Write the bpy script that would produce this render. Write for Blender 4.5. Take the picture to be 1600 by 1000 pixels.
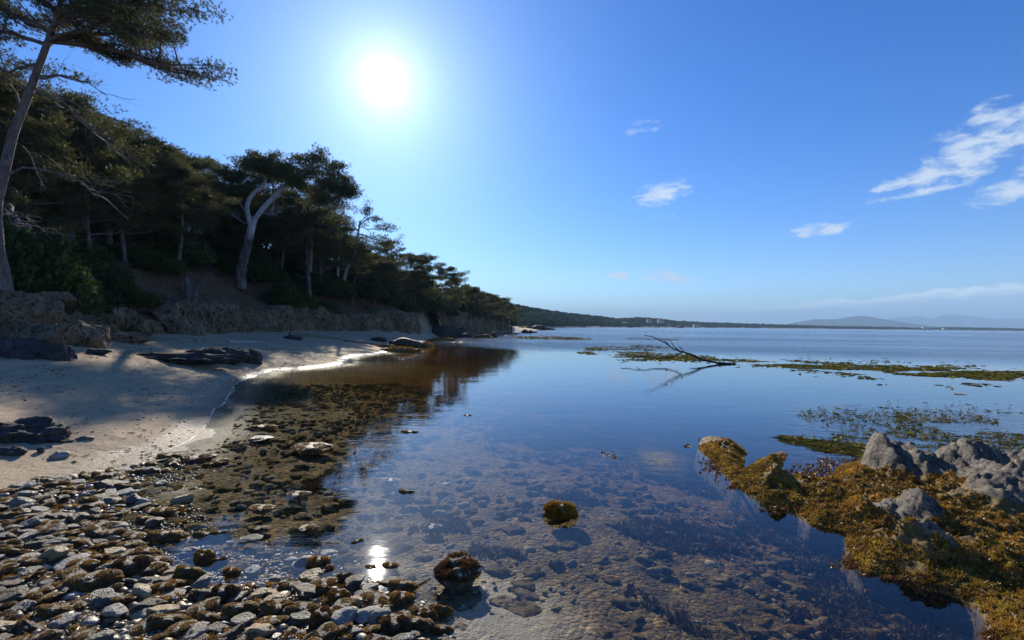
import bpy, bmesh, math, random
import numpy as np
from mathutils import Matrix, Vector

for o in list(bpy.data.objects):
    bpy.data.objects.remove(o)
scene = bpy.context.scene
COL = scene.collection

# ------------------------------------------------------------------ camera
F = 735.0                                   # focal length in photograph pixels (1600 wide)
CAMZ = 1.6
cam_d = bpy.data.cameras.new('camera')
cam_d.sensor_width = 36.0
cam_d.lens = 36.0 * F / 1600.0
cam_d.clip_start = 0.05
cam_d.clip_end = 60000
cam = bpy.data.objects.new('camera', cam_d)
COL.objects.link(cam)
CM = Matrix.Rotation(math.radians(-0.63), 3, 'Y') @ Matrix.Rotation(math.radians(90.6), 3, 'X')
cam.matrix_world = Matrix.Translation((0, 0, CAMZ)) @ CM.to_4x4()
scene.camera = cam
CMN = np.array(CM)

# ------------------------------------------------------------------ sun and sky
def ray(px, py):
    d = CMN @ np.array([(px - 800) / F, (500 - py) / F, -1.0])
    return d / np.linalg.norm(d)
SUND = ray(600, 125)
SUN_EL = math.asin(SUND[2]); SUN_AZ = math.atan2(SUND[0], SUND[1])
sun_d = bpy.data.lights.new('sun', 'SUN')
sun_d.energy = 5.0
sun_d.angle = math.radians(0.53)
sun_d.color = (1.0, 0.91, 0.77)
sun = bpy.data.objects.new('sun', sun_d)
COL.objects.link(sun)
sun.rotation_euler = Vector(SUND).to_track_quat('Z', 'Y').to_euler()
sun.location = (0, 0, 30)

scene.view_settings.view_transform = 'Standard'
scene.view_settings.look = 'None'
scene.view_settings.gamma = 1
scene.view_settings.exposure = 0.58
scene.view_settings.use_curve_mapping = False
scene.cycles.max_bounces = 8
scene.cycles.transparent_max_bounces = 24
scene.cycles.volume_bounces = 0
scene.cycles.sample_clamp_indirect = 4.0

class NT:
    """small helper round a node tree"""
    def __init__(s, nt):
        s.t = nt; s.n = nt.nodes; s.l = nt.links
    def add(s, kind, ins=None, **kw):
        nd = s.n.new(kind)
        for k, v in kw.items(): setattr(nd, k, v)
        for k, v in (ins or {}).items(): s.put(nd.inputs[k], v)
        return nd
    def put(s, sock, v):
        if isinstance(v, bpy.types.NodeSocket): s.l.new(v, sock)
        elif isinstance(v, bpy.types.Node): s.l.new(v.outputs[0], sock)
        else: sock.default_value = v
    def math(s, op, a, b=None, c=None, clamp=False):
        nd = s.n.new('ShaderNodeMath'); nd.operation = op; nd.use_clamp = clamp
        for i, v in enumerate((a, b, c)):
            if v is not None: s.put(nd.inputs[i], v)
        return nd.outputs[0]
    def vmath(s, op, a, b=None, out=0):
        nd = s.n.new('ShaderNodeVectorMath'); nd.operation = op
        s.put(nd.inputs[0], a)
        if b is not None: s.put(nd.inputs[1], b)
        return nd.outputs[out]
    def mapr(s, v, a, b, c=0.0, d=1.0, smooth=False):
        nd = s.n.new('ShaderNodeMapRange')
        if smooth: nd.interpolation_type = 'SMOOTHSTEP'
        for i, x in enumerate((v, a, b, c, d)): s.put(nd.inputs[i], x)
        return nd.outputs[0]
    def mix(s, f, a, b, blend='MIX'):
        nd = s.n.new('ShaderNodeMix'); nd.data_type = 'RGBA'; nd.blend_type = blend
        s.put(nd.inputs[0], f); s.put(nd.inputs[6], a); s.put(nd.inputs[7], b)
        return nd.outputs[2]
    def noise(s, vec, scale, detail=4, rough=0.55, out=0, dist=0.0):
        nd = s.n.new('ShaderNodeTexNoise')
        s.put(nd.inputs['Vector'], vec); s.put(nd.inputs['Scale'], scale)
        nd.inputs['Detail'].default_value = detail; nd.inputs['Roughness'].default_value = rough
        nd.inputs['Distortion'].default_value = dist
        return nd.outputs[out]
    def ramp(s, f, stops, interp='LINEAR'):
        nd = s.n.new('ShaderNodeValToRGB'); cr = nd.color_ramp; cr.interpolation = interp
        while len(cr.elements) < len(stops): cr.elements.new(0.5)
        for e, (p, c) in zip(cr.elements, stops):
            e.position = p; e.color = c if len(c) == 4 else (*c, 1)
        s.put(nd.inputs[0], f)
        return nd.outputs[0]
    def scale(s, vec, k):
        nd = s.n.new('ShaderNodeVectorMath'); nd.operation = 'MULTIPLY'
        s.put(nd.inputs[0], vec); nd.inputs[1].default_value = k
        return nd.outputs[0]

world = bpy.data.worlds.new('World')
scene.world = world
world.use_nodes = True
world.node_tree.nodes.clear()
W = NT(world.node_tree)
w_out = W.add('ShaderNodeOutputWorld')
w_bg = W.add('ShaderNodeBackground')
w_bg.inputs[1].default_value = 0.082
W.l.new(w_bg.outputs[0], w_out.inputs[0])
w_sky = W.add('ShaderNodeTexSky', sky_type='NISHITA', sun_disc=False)
w_sky.sun_elevation = SUN_EL
w_sky.sun_rotation = SUN_AZ
w_sky.air_density = 1.0
w_sky.dust_density = 0.25
w_sky.ozone_density = 1.6
w_sky.altitude = 0
w_dir = W.vmath('NORMALIZE', W.add('ShaderNodeTexCoord').outputs['Generated'])
w_xyz = W.add('ShaderNodeSeparateXYZ', {0: w_dir})
w_col = W.add('ShaderNodeHueSaturation', {'Hue': 0.503, 'Saturation': 1.42, 'Value': 1.0, 'Color': w_sky.outputs[0]}).outputs[0]
w_col = W.mix(1.0, w_col, (0.50, 0.80, 1.20, 1), 'MULTIPLY')
# forward-scattered light round the sun (Mie aureole) and the sun itself
w_dot = W.vmath('DOT_PRODUCT', w_dir, tuple(SUND), out=1)
w_th = W.math('MULTIPLY', W.math('ARCCOSINE', W.math('MINIMUM', w_dot, 1.0)), 180 / math.pi)
g1 = W.math('MULTIPLY', W.math('POWER', 2.718, W.math('DIVIDE', w_th, -2.4)), 10.0)
g2 = W.math('MULTIPLY', W.math('POWER', 2.718, W.math('DIVIDE', w_th, -6.0)), 2.4)
g3 = W.math('MULTIPLY', W.math('POWER', 2.718, W.math('DIVIDE', w_th, -22.0)), 1.6)
glow = W.add('ShaderNodeCombineXYZ', {0: W.math('ADD', g1, W.math('ADD', W.math('MULTIPLY', g2, 0.86), W.math('MULTIPLY', g3, 0.42))),
                                       1: W.math('ADD', g1, W.math('ADD', W.math('MULTIPLY', g2, 0.95), W.math('MULTIPLY', g3, 0.64))),
                                       2: W.math('ADD', g1, W.math('ADD', g2, g3))})
w_col = W.mix(1.0, w_col, glow.outputs[0], 'ADD')
w_h = W.math('POWER', 2.718, W.math('DIVIDE', W.math('MAXIMUM', w_xyz.outputs[2], 0.0), -0.11))
w_col = W.mix(w_h, w_col, W.mix(1.0, w_col, (1.9, 1.35, 1.8, 1), 'ADD'))
# clouds, by direction (azimuth, elevation in degrees)
w_az = W.math('MULTIPLY', W.math('ARCTAN2', w_xyz.outputs[0], w_xyz.outputs[1]), 180 / math.pi)
w_el = W.math('MULTIPLY', W.math('ARCSINE', w_xyz.outputs[2]), 180 / math.pi)
w_mask = None
def azel(px, py):
    d = ray(px, py)
    return math.degrees(math.atan2(d[0], d[1])), math.degrees(math.asin(d[2]))
CLOUDS = [(1400, 288, 30, 7, -8), (1450, 272, 42, 11, -14), (1510, 240, 50, 30, -20), (1565, 205, 52, 32, -25), (1600, 180, 40, 17, -15),
          (1425, 303, 60, 4, -4), (1575, 300, 50, 13, -8), (1690, 240, 90, 30, -10), (1035, 301, 33, 12, -8), (1068, 292, 14, 3, 0), (1281, 358, 34, 7, 0),
          (1252, 369, 14, 3, 0), (1035, 432, 34, 7, 8), (1056, 437, 22, 5, 0), (968, 430, 15, 4, 0), (843, 445, 10, 1.5, 0), (1005, 200, 22, 9, 0), (1045, 338, 20, 4, 0)]
for i, (px, py, a, b, tilt) in enumerate(CLOUDS):
    az0, el0 = azel(px, py)
    az1, el1 = azel(px + a, py); az2, el2 = azel(px, py - b)
    ra = max(0.3, abs(az1 - az0)) * 1.7; rb = max(0.12, abs(el2 - el0)) * 1.9
    t = math.radians(-tilt)
    dx = W.math('SUBTRACT', w_az, az0); dy = W.math('SUBTRACT', w_el, el0)
    u = W.math('ADD', W.math('MULTIPLY', dx, math.cos(t) / ra), W.math('MULTIPLY', dy, math.sin(t) / ra))
    v = W.math('ADD', W.math('MULTIPLY', dx, -math.sin(t) / rb), W.math('MULTIPLY', dy, math.cos(t) / rb))
    r2 = W.math('ADD', W.math('MULTIPLY', u, u), W.math('MULTIPLY', v, v))
    faint = 0.42 if i >= 15 else (0.95 if i not in (5,) else 0.75)
    m = W.math('MULTIPLY', W.math('MAXIMUM', W.math('SUBTRACT', 1.0, r2), 0.0), faint)
    w_mask = m if w_mask is None else W.math('MAXIMUM', w_mask, m)
w_nv = W.add('ShaderNodeCombineXYZ', {0: w_az, 1: W.math('MULTIPLY', w_el, 2.2)})
wn = W.noise(w_nv.outputs[0], 0.42, 10, 0.64, dist=0.25)
wn2 = W.noise(w_nv.outputs[0], 0.16, 4, 0.5)
c_den = W.mapr(W.math('ADD', w_mask, W.math('MULTIPLY', W.math('SUBTRACT', wn, 0.5), 2.9)), 0.18, 1.10, 0, 1, True)
c_den = W.math('MULTIPLY', c_den, W.mapr(w_mask, 0.0, 0.25, 0, 1, True))
# low bank of cloud along the horizon, thicker towards the east and beyond the frame
bank_top = W.math('ADD', W.mapr(w_az, 18.0, 48.0, 1.6, 4.1), W.math('MULTIPLY', W.math('SUBTRACT', wn, 0.5), 1.9))
bank_w = W.mapr(w_az, 12.0, 34.0, 0.0, 1.0, True)
bank_w = W.math('MULTIPLY', bank_w, W.mapr(w_az, 75.0, 100.0, 1.0, 0.0, True))
bank = W.math('MULTIPLY', W.mapr(W.math('SUBTRACT', bank_top, w_el), -0.05, 0.45, 0, 1, True), bank_w)
bank = W.math('MULTIPLY', bank, W.mapr(w_el, -0.5, 3.0, 0.5, 0.9))
bank = W.math('MULTIPLY', bank, W.mapr(W.noise(w_nv.outputs[0], 0.8, 6, 0.6), 0.3, 0.65, 0.45, 1.0))
c_col = W.mix(W.mapr(wn, 0.35, 0.75), (5.0, 6.2, 7.6, 1), (7.2, 7.8, 8.4, 1))
w_col = W.mix(W.math('MULTIPLY', c_den, 0.82), w_col, c_col)
b_col = W.mix(W.mapr(W.math('SUBTRACT', bank_top, w_el), 0.0, 1.1, 0, 1), (11.0, 11.5, 12.0, 1), (4.4, 6.0, 8.6, 1))
w_col = W.mix(bank, w_col, b_col)
W.l.new(w_col, w_bg.inputs[0])

# ------------------------------------------------------------------ maths helpers
def _hash(ix, iy, iz, seed):
    h = (ix.astype(np.int64) * 374761393 + iy.astype(np.int64) * 668265263 + iz.astype(np.int64) * 2147483647 + seed * 974634777) & 0xFFFFFFFF
    h = ((h ^ (h >> 13)) * 1274126177) & 0xFFFFFFFF
    h = (h ^ (h >> 16)) & 0xFFFFFFFF
    h = (h * 2246822519) & 0xFFFFFFFF
    return ((h ^ (h >> 15)) & 0xFFFFFF) / float(0xFFFFFF)
def vnoise(p, seed=0):
    p = np.asarray(p, float)
    if p.shape[1] == 2: p = np.column_stack([p, np.zeros(len(p))])
    i = np.floor(p).astype(np.int64); f = p - i; u = f * f * (3 - 2 * f)
    r = 0
    for dx in (0, 1):
        wx = u[:, 0] if dx else 1 - u[:, 0]
        for dy in (0, 1):
            wy = u[:, 1] if dy else 1 - u[:, 1]
            for dz in (0, 1):
                wz = u[:, 2] if dz else 1 - u[:, 2]
                r = r + wx * wy * wz * _hash(i[:, 0] + dx, i[:, 1] + dy, i[:, 2] + dz, seed)
    return r * 2 - 1
def fbm(p, octaves=4, seed=0, gain=0.5, lac=2.03, ridged=False):
    p = np.asarray(p, float); a = 1.0; r = 0; t = 0
    for k in range(octaves):
        n = vnoise(p, seed + k * 17)
        if ridged: n = 1 - 2 * np.abs(n)
        r = r + a * n; t += a; a *= gain; p = p * lac + 3.7
    return r / t
def sstep(x, a, b):
    t = np.clip((x - a) / (b - a), 0, 1)
    return t * t * (3 - 2 * t)
def seg_dist(P, L):
    """distance of points P (n,2) to the polyline L (m,2)"""
    best = np.full(len(P), 1e18)
    for a, b in zip(L[:-1], L[1:]):
        d = b - a; t = np.clip(((P - a) @ d) / max(1e-9, d @ d), 0, 1)
        q = P - (a + t[:, None] * d)
        best = np.minimum(best, (q * q).sum(1))
    return np.sqrt(best)
def inside(P, poly):
    x, y = P[:, 0], P[:, 1]; r = np.zeros(len(P), bool)
    n = len(poly)
    for i in range(n):
        x1, y1 = poly[i]; x2, y2 = poly[(i + 1) % n]
        c = (y1 > y) != (y2 > y)
        with np.errstate(divide='ignore', invalid='ignore'):
            xi = (x2 - x1) * (y - y1) / (y2 - y1 + 1e-15) + x1
        r ^= c & (x < xi)
    return r
def onz(px, py, z=0.0):
    """the point at height z that the photograph shows at this pixel"""
    d = ray(px, py); t = (z - CAMZ) / d[2]
    return np.array([d[0] * t, d[1] * t])
def at(px, py, Y):
    """the point at distance Y that the photograph shows at this pixel"""
    d = ray(px, py); t = Y / d[1]
    return np.array([d[0] * t, Y, CAMZ + d[2] * t])

# ------------------------------------------------------------------ mesh helpers
def make_mesh(name, V, Fc, mat=None, col=None, smooth=True):
    V = np.asarray(V, np.float32); Fc = np.asarray(Fc, np.int32)
    me = bpy.data.meshes.new(name)
    k = Fc.shape[1]
    me.vertices.add(len(V)); me.vertices.foreach_set('co', V.ravel())
    me.loops.add(Fc.size); me.loops.foreach_set('vertex_index', Fc.ravel())
    me.polygons.add(len(Fc)); me.polygons.foreach_set('loop_start', np.arange(0, Fc.size, k, dtype=np.int32))
    if smooth: me.polygons.foreach_set('use_smooth', np.ones(len(Fc), bool))
    if col is not None:
        ca = me.color_attributes.new('tint', 'FLOAT_COLOR', 'POINT')
        c = np.ones((len(V), 4), np.float32); c[:, :col.shape[1]] = col
        ca.data.foreach_set('color', c.ravel())
    me.update(calc_edges=True)
    if mat: me.materials.append(mat)
    return me
def link(name, me, parent=None, loc=None, rot=None, scale=None):
    o = bpy.data.objects.new(name, me); COL.objects.link(o)
    if parent is not None: o.parent = parent
    if loc is not None: o.location = loc
    if rot is not None: o.rotation_euler = rot
    if scale is not None: o.scale = scale
    return o
def tag(o, label=None, cat=None, group=None, kind=None):
    if label: o['label'] = label
    if cat: o['category'] = cat
    if group: o['group'] = group
    if kind: o['kind'] = kind
    return o
def empty(name, loc=(0, 0, 0), rz=0):
    o = bpy.data.objects.new(name, None); COL.objects.link(o)
    o.location = loc; o.rotation_euler = (0, 0, rz); o.empty_display_size = 0.1
    return o
def grid_faces(nu, nv, closed=False):
    """quads of a grid stored row by row: nv rows of nu points"""
    i = np.arange(nu if closed else nu - 1); j = np.arange(nv - 1)
    I, J = np.meshgrid(i, j); I2 = (I + 1) % nu
    return np.stack([J * nu + I, J * nu + I2, (J + 1) * nu + I2, (J + 1) * nu + I], -1).reshape(-1, 4)
class Soup:
    """gathers pieces of mesh into one"""
    def __init__(s): s.V = []; s.F = []; s.C = []; s.n = 0
    def add(s, V, Fc, c=None):
        V = np.asarray(V); Fc = np.asarray(Fc)
        if Fc.shape[1] == 4: Fc = np.concatenate([Fc[:, [0, 1, 2]], Fc[:, [0, 2, 3]]])
        s.V.append(V); s.F.append(Fc + s.n); s.n += len(V)
        s.C.append(np.broadcast_to(np.asarray((1, 1, 1) if c is None else c, float), (len(V), 3)))
    def mesh(s, name, mat, smooth=True):
        return make_mesh(name, np.concatenate(s.V), np.concatenate(s.F), mat, np.concatenate(s.C), smooth)
def tube(pts, rad, n=8, wob=0.0, rng=None):
    pts = np.asarray(pts, float); rad = np.asarray(rad, float)
    T = np.gradient(pts, axis=0); T /= np.linalg.norm(T, axis=1)[:, None] + 1e-9
    ref = np.array([0.31, 0.17, 0.93]); A = np.cross(T, ref); A /= np.linalg.norm(A, axis=1)[:, None] + 1e-9
    B = np.cross(T, A); th = np.arange(n) * 2 * np.pi / n
    R = rad[:, None] * np.ones(n)
    if wob and rng is not None: R = R * (1 + wob * (rng.random((len(pts), n)) - 0.5))
    V = pts[:, None] + R[..., None] * (A[:, None] * np.cos(th)[None, :, None] + B[:, None] * np.sin(th)[None, :, None])
    V = V.reshape(-1, 3); Fc = grid_faces(n, len(pts), True)
    tip = len(V); V = np.vstack([V, pts[-1]])
    k = np.arange(n); base = (len(pts) - 1) * n
    cap = np.stack([base + k, base + (k + 1) % n, np.full(n, tip), np.full(n, tip)], 1)
    Fc = np.concatenate([np.concatenate([Fc[:, [0, 1, 2]], Fc[:, [0, 2, 3]]]), cap[:, :3]])
    return V, Fc
def smooth_line(P, n):
    """Catmull-Rom through the points P, n samples"""
    P = np.asarray(P, float); P = np.vstack([2 * P[0] - P[1], P, 2 * P[-1] - P[-2]])
    m = len(P) - 3; t = np.linspace(0, m - 1e-6, n); i = t.astype(int); f = (t - i)[:, None]
    a, b, c, d = P[i], P[i + 1], P[i + 2], P[i + 3]
    return 0.5 * (2 * b + (c - a) * f + (2 * a - 5 * b + 4 * c - d) * f ** 2 + (3 * b - a - 3 * c + d) * f ** 3)
def ico(sub):
    bm = bmesh.new(); bmesh.ops.create_icosphere(bm, subdivisions=sub, radius=1.0)
    V = np.array([v.co[:] for v in bm.verts]); Fc = np.array([[v.index for v in f.verts] for f in bm.faces]); bm.free()
    return V, Fc
ICO = {k: ico(k) for k in (1, 2, 3, 4, 5, 6)}

# ------------------------------------------------------------------ materials
def mat(name, build):
    m = bpy.data.materials.new(name); m.use_nodes = True; m.node_tree.nodes.clear()
    t = NT(m.node_tree); out = t.add('ShaderNodeOutputMaterial'); build(t, out)
    return m
def finish(t, out, color, rough=0.8, bump=None, dist=0.01, strength=0.6, spec=0.5, transl=0.0, coat=0.0):
    p = t.add('ShaderNodeBsdfPrincipled', {'Base Color': color, 'Roughness': rough, 'Specular IOR Level': spec})
    if coat: t.put(p.inputs['Coat Weight'], coat); p.inputs['Coat Roughness'].default_value = 0.15
    if bump is not None:
        b = t.add('ShaderNodeBump', {'Height': bump, 'Strength': strength, 'Distance': dist})
        t.l.new(b.outputs[0], p.inputs['Normal'])
    sh = p.outputs[0]
    if transl:
        tr = t.add('ShaderNodeBsdfTranslucent', {'Color': color})
        mx = t.add('ShaderNodeMixShader', {0: transl}); t.l.new(sh, mx.inputs[1]); t.l.new(tr.outputs[0], mx.inputs[2]); sh = mx.outputs[0]
    t.l.new(sh, out.inputs[0])
def obj_vec(t): return t.add('ShaderNodeTexCoord').outputs['Object']
def pos_vec(t): return t.add('ShaderNodeNewGeometry').outputs['Position']

def m_ground(t, out):
    P = pos_vec(t); z = t.add('ShaderNodeSeparateXYZ', {0: P})
    tint = t.add('ShaderNodeAttribute', attribute_name='tint')
    s = t.add('ShaderNodeSeparateColor', {0: tint.outputs['Color']})     # r earth, g stone bed, b leaf litter
    n1 = t.noise(P, 1.3, 5, 0.6); n2 = t.noise(P, 14, 4, 0.6); n3 = t.noise(P, 230, 3, 0.7); n4 = t.noise(P, 60, 3, 0.7)
    sand = t.mix(t.mapr(n3, 0.32, 0.70), (0.17, 0.12, 0.065, 1), (0.80, 0.61, 0.38, 1))
    sand = t.mix(t.mapr(n1, 0.3, 0.7), sand, t.mix(0.5, sand, (0.28, 0.225, 0.16, 1)))
    sand = t.mix(t.mapr(n2, 0.60, 0.72), sand, (0.13, 0.10, 0.07, 1))
    wet = t.math('MULTIPLY', t.mapr(z.outputs[2], 0.02, 0.085, 1, 0, True), t.math('SUBTRACT', 1.0, s.outputs[1]))
    sand = t.mix(wet, sand, t.mix(0.55, sand, (0.085, 0.066, 0.045, 1)))
    bed = t.ramp(t.noise(P, 5.5, 6, 0.62), [(0.34, (0.03, 0.019, 0.007)), (0.47, (0.085, 0.056, 0.018)), (0.58, (0.14, 0.095, 0.035)), (0.75, (0.20, 0.15, 0.07))])
    grit = t.ramp(t.noise(P, 45, 4, 0.75), [(0.36, (0.25, 0.23, 0.20)), (0.5, (0.9, 0.9, 0.9)), (0.66, (1.9, 1.75, 1.5))])
    bed = t.mix(1.0, bed, grit, 'MULTIPLY')
    vor = t.add('ShaderNodeTexVoronoi', {'Vector': P, 'Scale': 30.0}); vor2 = t.add('ShaderNodeTexVoronoi', {'Vector': P, 'Scale': 75.0})
    vt = t.ramp(t.add('ShaderNodeSeparateColor', {0: vor.outputs['Color']}).outputs[0], [(0, (0.6, 0.55, 0.45)), (0.5, (1.05, 1, 0.9)), (0.92, (1.5, 1.4, 1.2)), (1, (2.2, 2.0, 1.7))])
    bed = t.mix(1.0, bed, vt, 'MULTIPLY')
    earth = t.mix(t.mapr(n2, 0.35, 0.65), (0.07, 0.042, 0.025, 1), (0.20, 0.12, 0.07, 1))
    litter = t.mix(t.mapr(n4, 0.4, 0.6), (0.03, 0.02, 0.013, 1), (0.15, 0.085, 0.045, 1))
    c = t.mix(s.outputs[0], sand, earth); c = t.mix(s.outputs[2], c, litter); c = t.mix(s.outputs[1], c, bed)
    h = t.math('ADD', t.math('MULTIPLY', n3, 0.25), t.math('ADD', t.math('MULTIPLY', n2, 1.1), t.math('MULTIPLY', n4, 0.45)))
    h = t.math('ADD', h, t.math('MULTIPLY', t.math('MULTIPLY', vor.outputs[0], -1.2), s.outputs[1]))
    h = t.math('ADD', h, t.math('MULTIPLY', t.math('MULTIPLY', vor2.outputs[0], -0.5), s.outputs[1]))
    rough = t.mapr(t.math('MULTIPLY', wet, 1.0), 0, 1, 0.9, 0.35)
    finish(t, out, c, rough, h, 0.03, 0.9, 0.35)
M_ground = mat('sand and stony bed', m_ground)

def m_rock(base_a, base_b, algae=None, line=None, attr=False, scale=1.0, wetspec=0.4, rough=0.75, strata=(1, 1, 1)):
    def f(t, out):
        P = obj_vec(t)
        if strata != (1, 1, 1): S = t.scale(P, strata)
        else: S = P
        n1 = t.noise(S, 3.0 * scale, 6, 0.65, dist=0.4); n2 = t.noise(S, 17 * scale, 5, 0.7); n3 = t.noise(P, 70 * scale, 3, 0.7)
        c = t.mix(t.mapr(n1, 0.32, 0.68), base_a, base_b)
        c = t.mix(t.mapr(n2, 0.38, 0.50, 1, 0), c, tuple(x * 0.25 for x in base_a[:3]) + (1,))
        c = t.mix(t.mapr(n3, 0.62, 0.80), c, tuple(min(0.75, x * 1.4) for x in base_b[:3]) + (1,))
        h = t.math('ADD', n1, t.math('ADD', t.math('MULTIPLY', n2, 0.6), t.math('MULTIPLY', n3, 0.22)))
        if algae:
            z = t.add('ShaderNodeSeparateXYZ', {0: pos_vec(t)}).outputs[2]
            a = t.mapr(t.math('ADD', z, t.math('MULTIPLY', t.math('SUBTRACT', n1, 0.5), 0.30)), line, line + 0.035, 1, 0, True)
            if attr:
                hv = t.add('ShaderNodeSeparateColor', {0: t.add('ShaderNodeAttribute', attribute_name='tint').outputs['Color']}).outputs[0]
                a = t.mapr(t.math('ADD', hv, t.math('MULTIPLY', t.math('SUBTRACT', n2, 0.5), 0.5)), 0.45, 0.62, 1, 0, True)
            ac = t.mix(t.mapr(t.noise(P, 38, 4, 0.7), 0.35, 0.65), algae[0], algae[1])
            ac = t.mix(t.mapr(z, -0.05, 0.0, 1, 0), ac, t.mix(t.mapr(n2, .4, .6), (0.02, 0.012, 0.006, 1), (0.07, 0.042, 0.018, 1)))
            c = t.mix(a, c, ac)
        finish(t, out, c, rough, h, 0.05 / scale, 0.8, wetspec)
    return f
def m_stone(base, var, patch=None, rough=0.55, spec=0.5):
    """loose stones: a colour of their own per object or per tint, mottled"""
    def f(t, out):
        P = obj_vec(t)
        oi = t.add('ShaderNodeObjectInfo').outputs['Random']
        tint = t.add('ShaderNodeAttribute', attribute_name='tint').outputs['Color']
        n1 = t.noise(P, 2.2, 5, 0.6); n2 = t.noise(P, 9, 4, 0.7)
        c = t.mix(oi, base, var)
        c = t.mix(1.0, c, tint, 'MULTIPLY')
        c = t.mix(1.0, c, t.ramp(n2, [(0.3, (0.55, 0.55, 0.55)), (0.7, (1.3, 1.27, 1.2))]), 'MULTIPLY')
        if patch: c = t.mix(t.mapr(n1, 0.48, 0.60), c, patch)
        h = t.math('ADD', n1, t.math('MULTIPLY', n2, 0.5))
        finish(t, out, c, rough, h, 0.08, 0.5, spec)
    return f
def m_leaf(a, b, transl=0.35, rough=0.6, vs=0.9, spec=0.3):
    def f(t, out):
        P = obj_vec(t)
        tint = t.add('ShaderNodeAttribute', attribute_name='tint').outputs['Color']
        n = t.noise(P, vs, 3, 0.6)
        c = t.mix(t.mapr(n, 0.35, 0.65), a, b)
        c = t.mix(1.0, c, tint, 'MULTIPLY')
        finish(t, out, c, rough, spec=spec, transl=transl)
    return f
def m_bark(a, b, sc=6.0):
    def f(t, out):
        P = obj_vec(t); S = t.scale(P, (1, 1, 0.35))
        n = t.noise(S, sc, 6, 0.7, dist=0.8); n2 = t.noise(S, sc * 5, 4, 0.7)
        c = t.mix(t.mapr(t.math('ADD', t.math('MULTIPLY', n, 0.6), t.math('MULTIPLY', n2, 0.4)), 0.38, 0.62), a, b)
        finish(t, out, c, 0.85, t.math('ADD', n, t.math('MULTIPLY', n2, 0.5)), 0.05, 0.9, 0.2)
    return f
M_bark = mat('pine bark', m_bark((0.07, 0.055, 0.05, 1), (0.25, 0.21, 0.19, 1)))
M_bark_pale = mat('bleached bark', m_bark((0.28, 0.27, 0.27, 1), (0.55, 0.53, 0.51, 1), 4))
M_needle = mat('pine needles', m_leaf((0.050, 0.068, 0.022, 1), (0.13, 0.13, 0.045, 1), 0.38))
M_needle_far = mat('distant tree crowns', m_leaf((0.022, 0.040, 0.020, 1), (0.055, 0.072, 0.026, 1), 0.10, 0.9, 0.05, 0.0))
M_shrub = mat('shrub leaves', m_leaf((0.035, 0.062, 0.018, 1), (0.075, 0.115, 0.028, 1), 0.3, 0.4))
M_dry = mat('dry twigs', m_bark((0.09, 0.08, 0.075, 1), (0.22, 0.19, 0.17, 1), 10))
M_cliff = mat('cliff rock', m_rock((0.085, 0.052, 0.028, 1), (0.34, 0.235, 0.135, 1), scale=0.55, strata=(1, 1, 0.3), rough=0.85, wetspec=0.2))
M_dark = mat('dark weathered rock', m_rock((0.025, 0.022, 0.021, 1), (0.075, 0.066, 0.058, 1), scale=1.2, strata=(1, 1, 1.6)))
M_tan = mat('tan boulder rock', m_rock((0.09, 0.068, 0.045, 1), (0.21, 0.165, 0.11, 1), scale=0.9, rough=0.85, wetspec=0.2))
M_outcrop = mat('grey schist with weed', m_rock((0.045, 0.038, 0.030, 1), (0.23, 0.195, 0.15, 1), ((0.07, 0.042, 0.010, 1), (0.22, 0.14, 0.03, 1)), 0.20, True, 2.2, strata=(1.6, 0.5, 1.0)))
M_weedrock = mat('weeded ledge', m_rock((0.05, 0.045, 0.04, 1), (0.15, 0.12, 0.09, 1), ((0.12, 0.08, 0.015, 1), (0.34, 0.24, 0.04, 1)), 0.10, False, 1.0))
M_grey = mat('grey slate stone', m_stone((0.070, 0.060, 0.045, 1), (0.24, 0.205, 0.15, 1), rough=.45, spec=.5))
M_pale = mat('pale stone', m_stone((0.22, 0.205, 0.18, 1), (0.34, 0.315, 0.27, 1), rough=0.65))
M_ochre = mat('ochre stone', m_stone((0.26, 0.17, 0.07, 1), (0.38, 0.28, 0.14, 1), rough=0.45))
M_bed = mat('submerged stone', m_stone((0.12, 0.08, 0.035, 1), (0.26, 0.195, 0.10, 1), (0.05, 0.033, 0.012, 1), rough=0.95, spec=0.03))
M_brown = mat('brown stained stone', m_stone((0.06, 0.045, 0.028, 1), (0.14, 0.10, 0.055, 1), (0.05, 0.033, 0.012, 1), rough=0.5, spec=.4))
M_weed = mat('brown seaweed', m_leaf((0.15, 0.080, 0.014, 1), (0.47, 0.28, 0.048, 1), 0.3, 0.42, 9.0, 0.5))
M_weed_red = mat('red brown seaweed', m_leaf((0.085, 0.042, 0.015, 1), (0.19, 0.10, 0.03, 1), 0.3, 0.38, 9.0, 0.6))
M_submerged = mat('submerged weed', m_leaf((0.045, 0.028, 0.012, 1), (0.11, 0.065, 0.025, 1), 0.15, 0.7, 2.0, 0.2))
M_seagrass = mat('seagrass blades', m_leaf((0.05, 0.065, 0.012, 1), (0.17, 0.16, 0.03, 1), 0.3, 0.55, 3.0, 0.12))
M_drift = mat('driftwood', m_bark((0.10, 0.075, 0.055, 1), (0.30, 0.25, 0.19, 1), 8))
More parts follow.
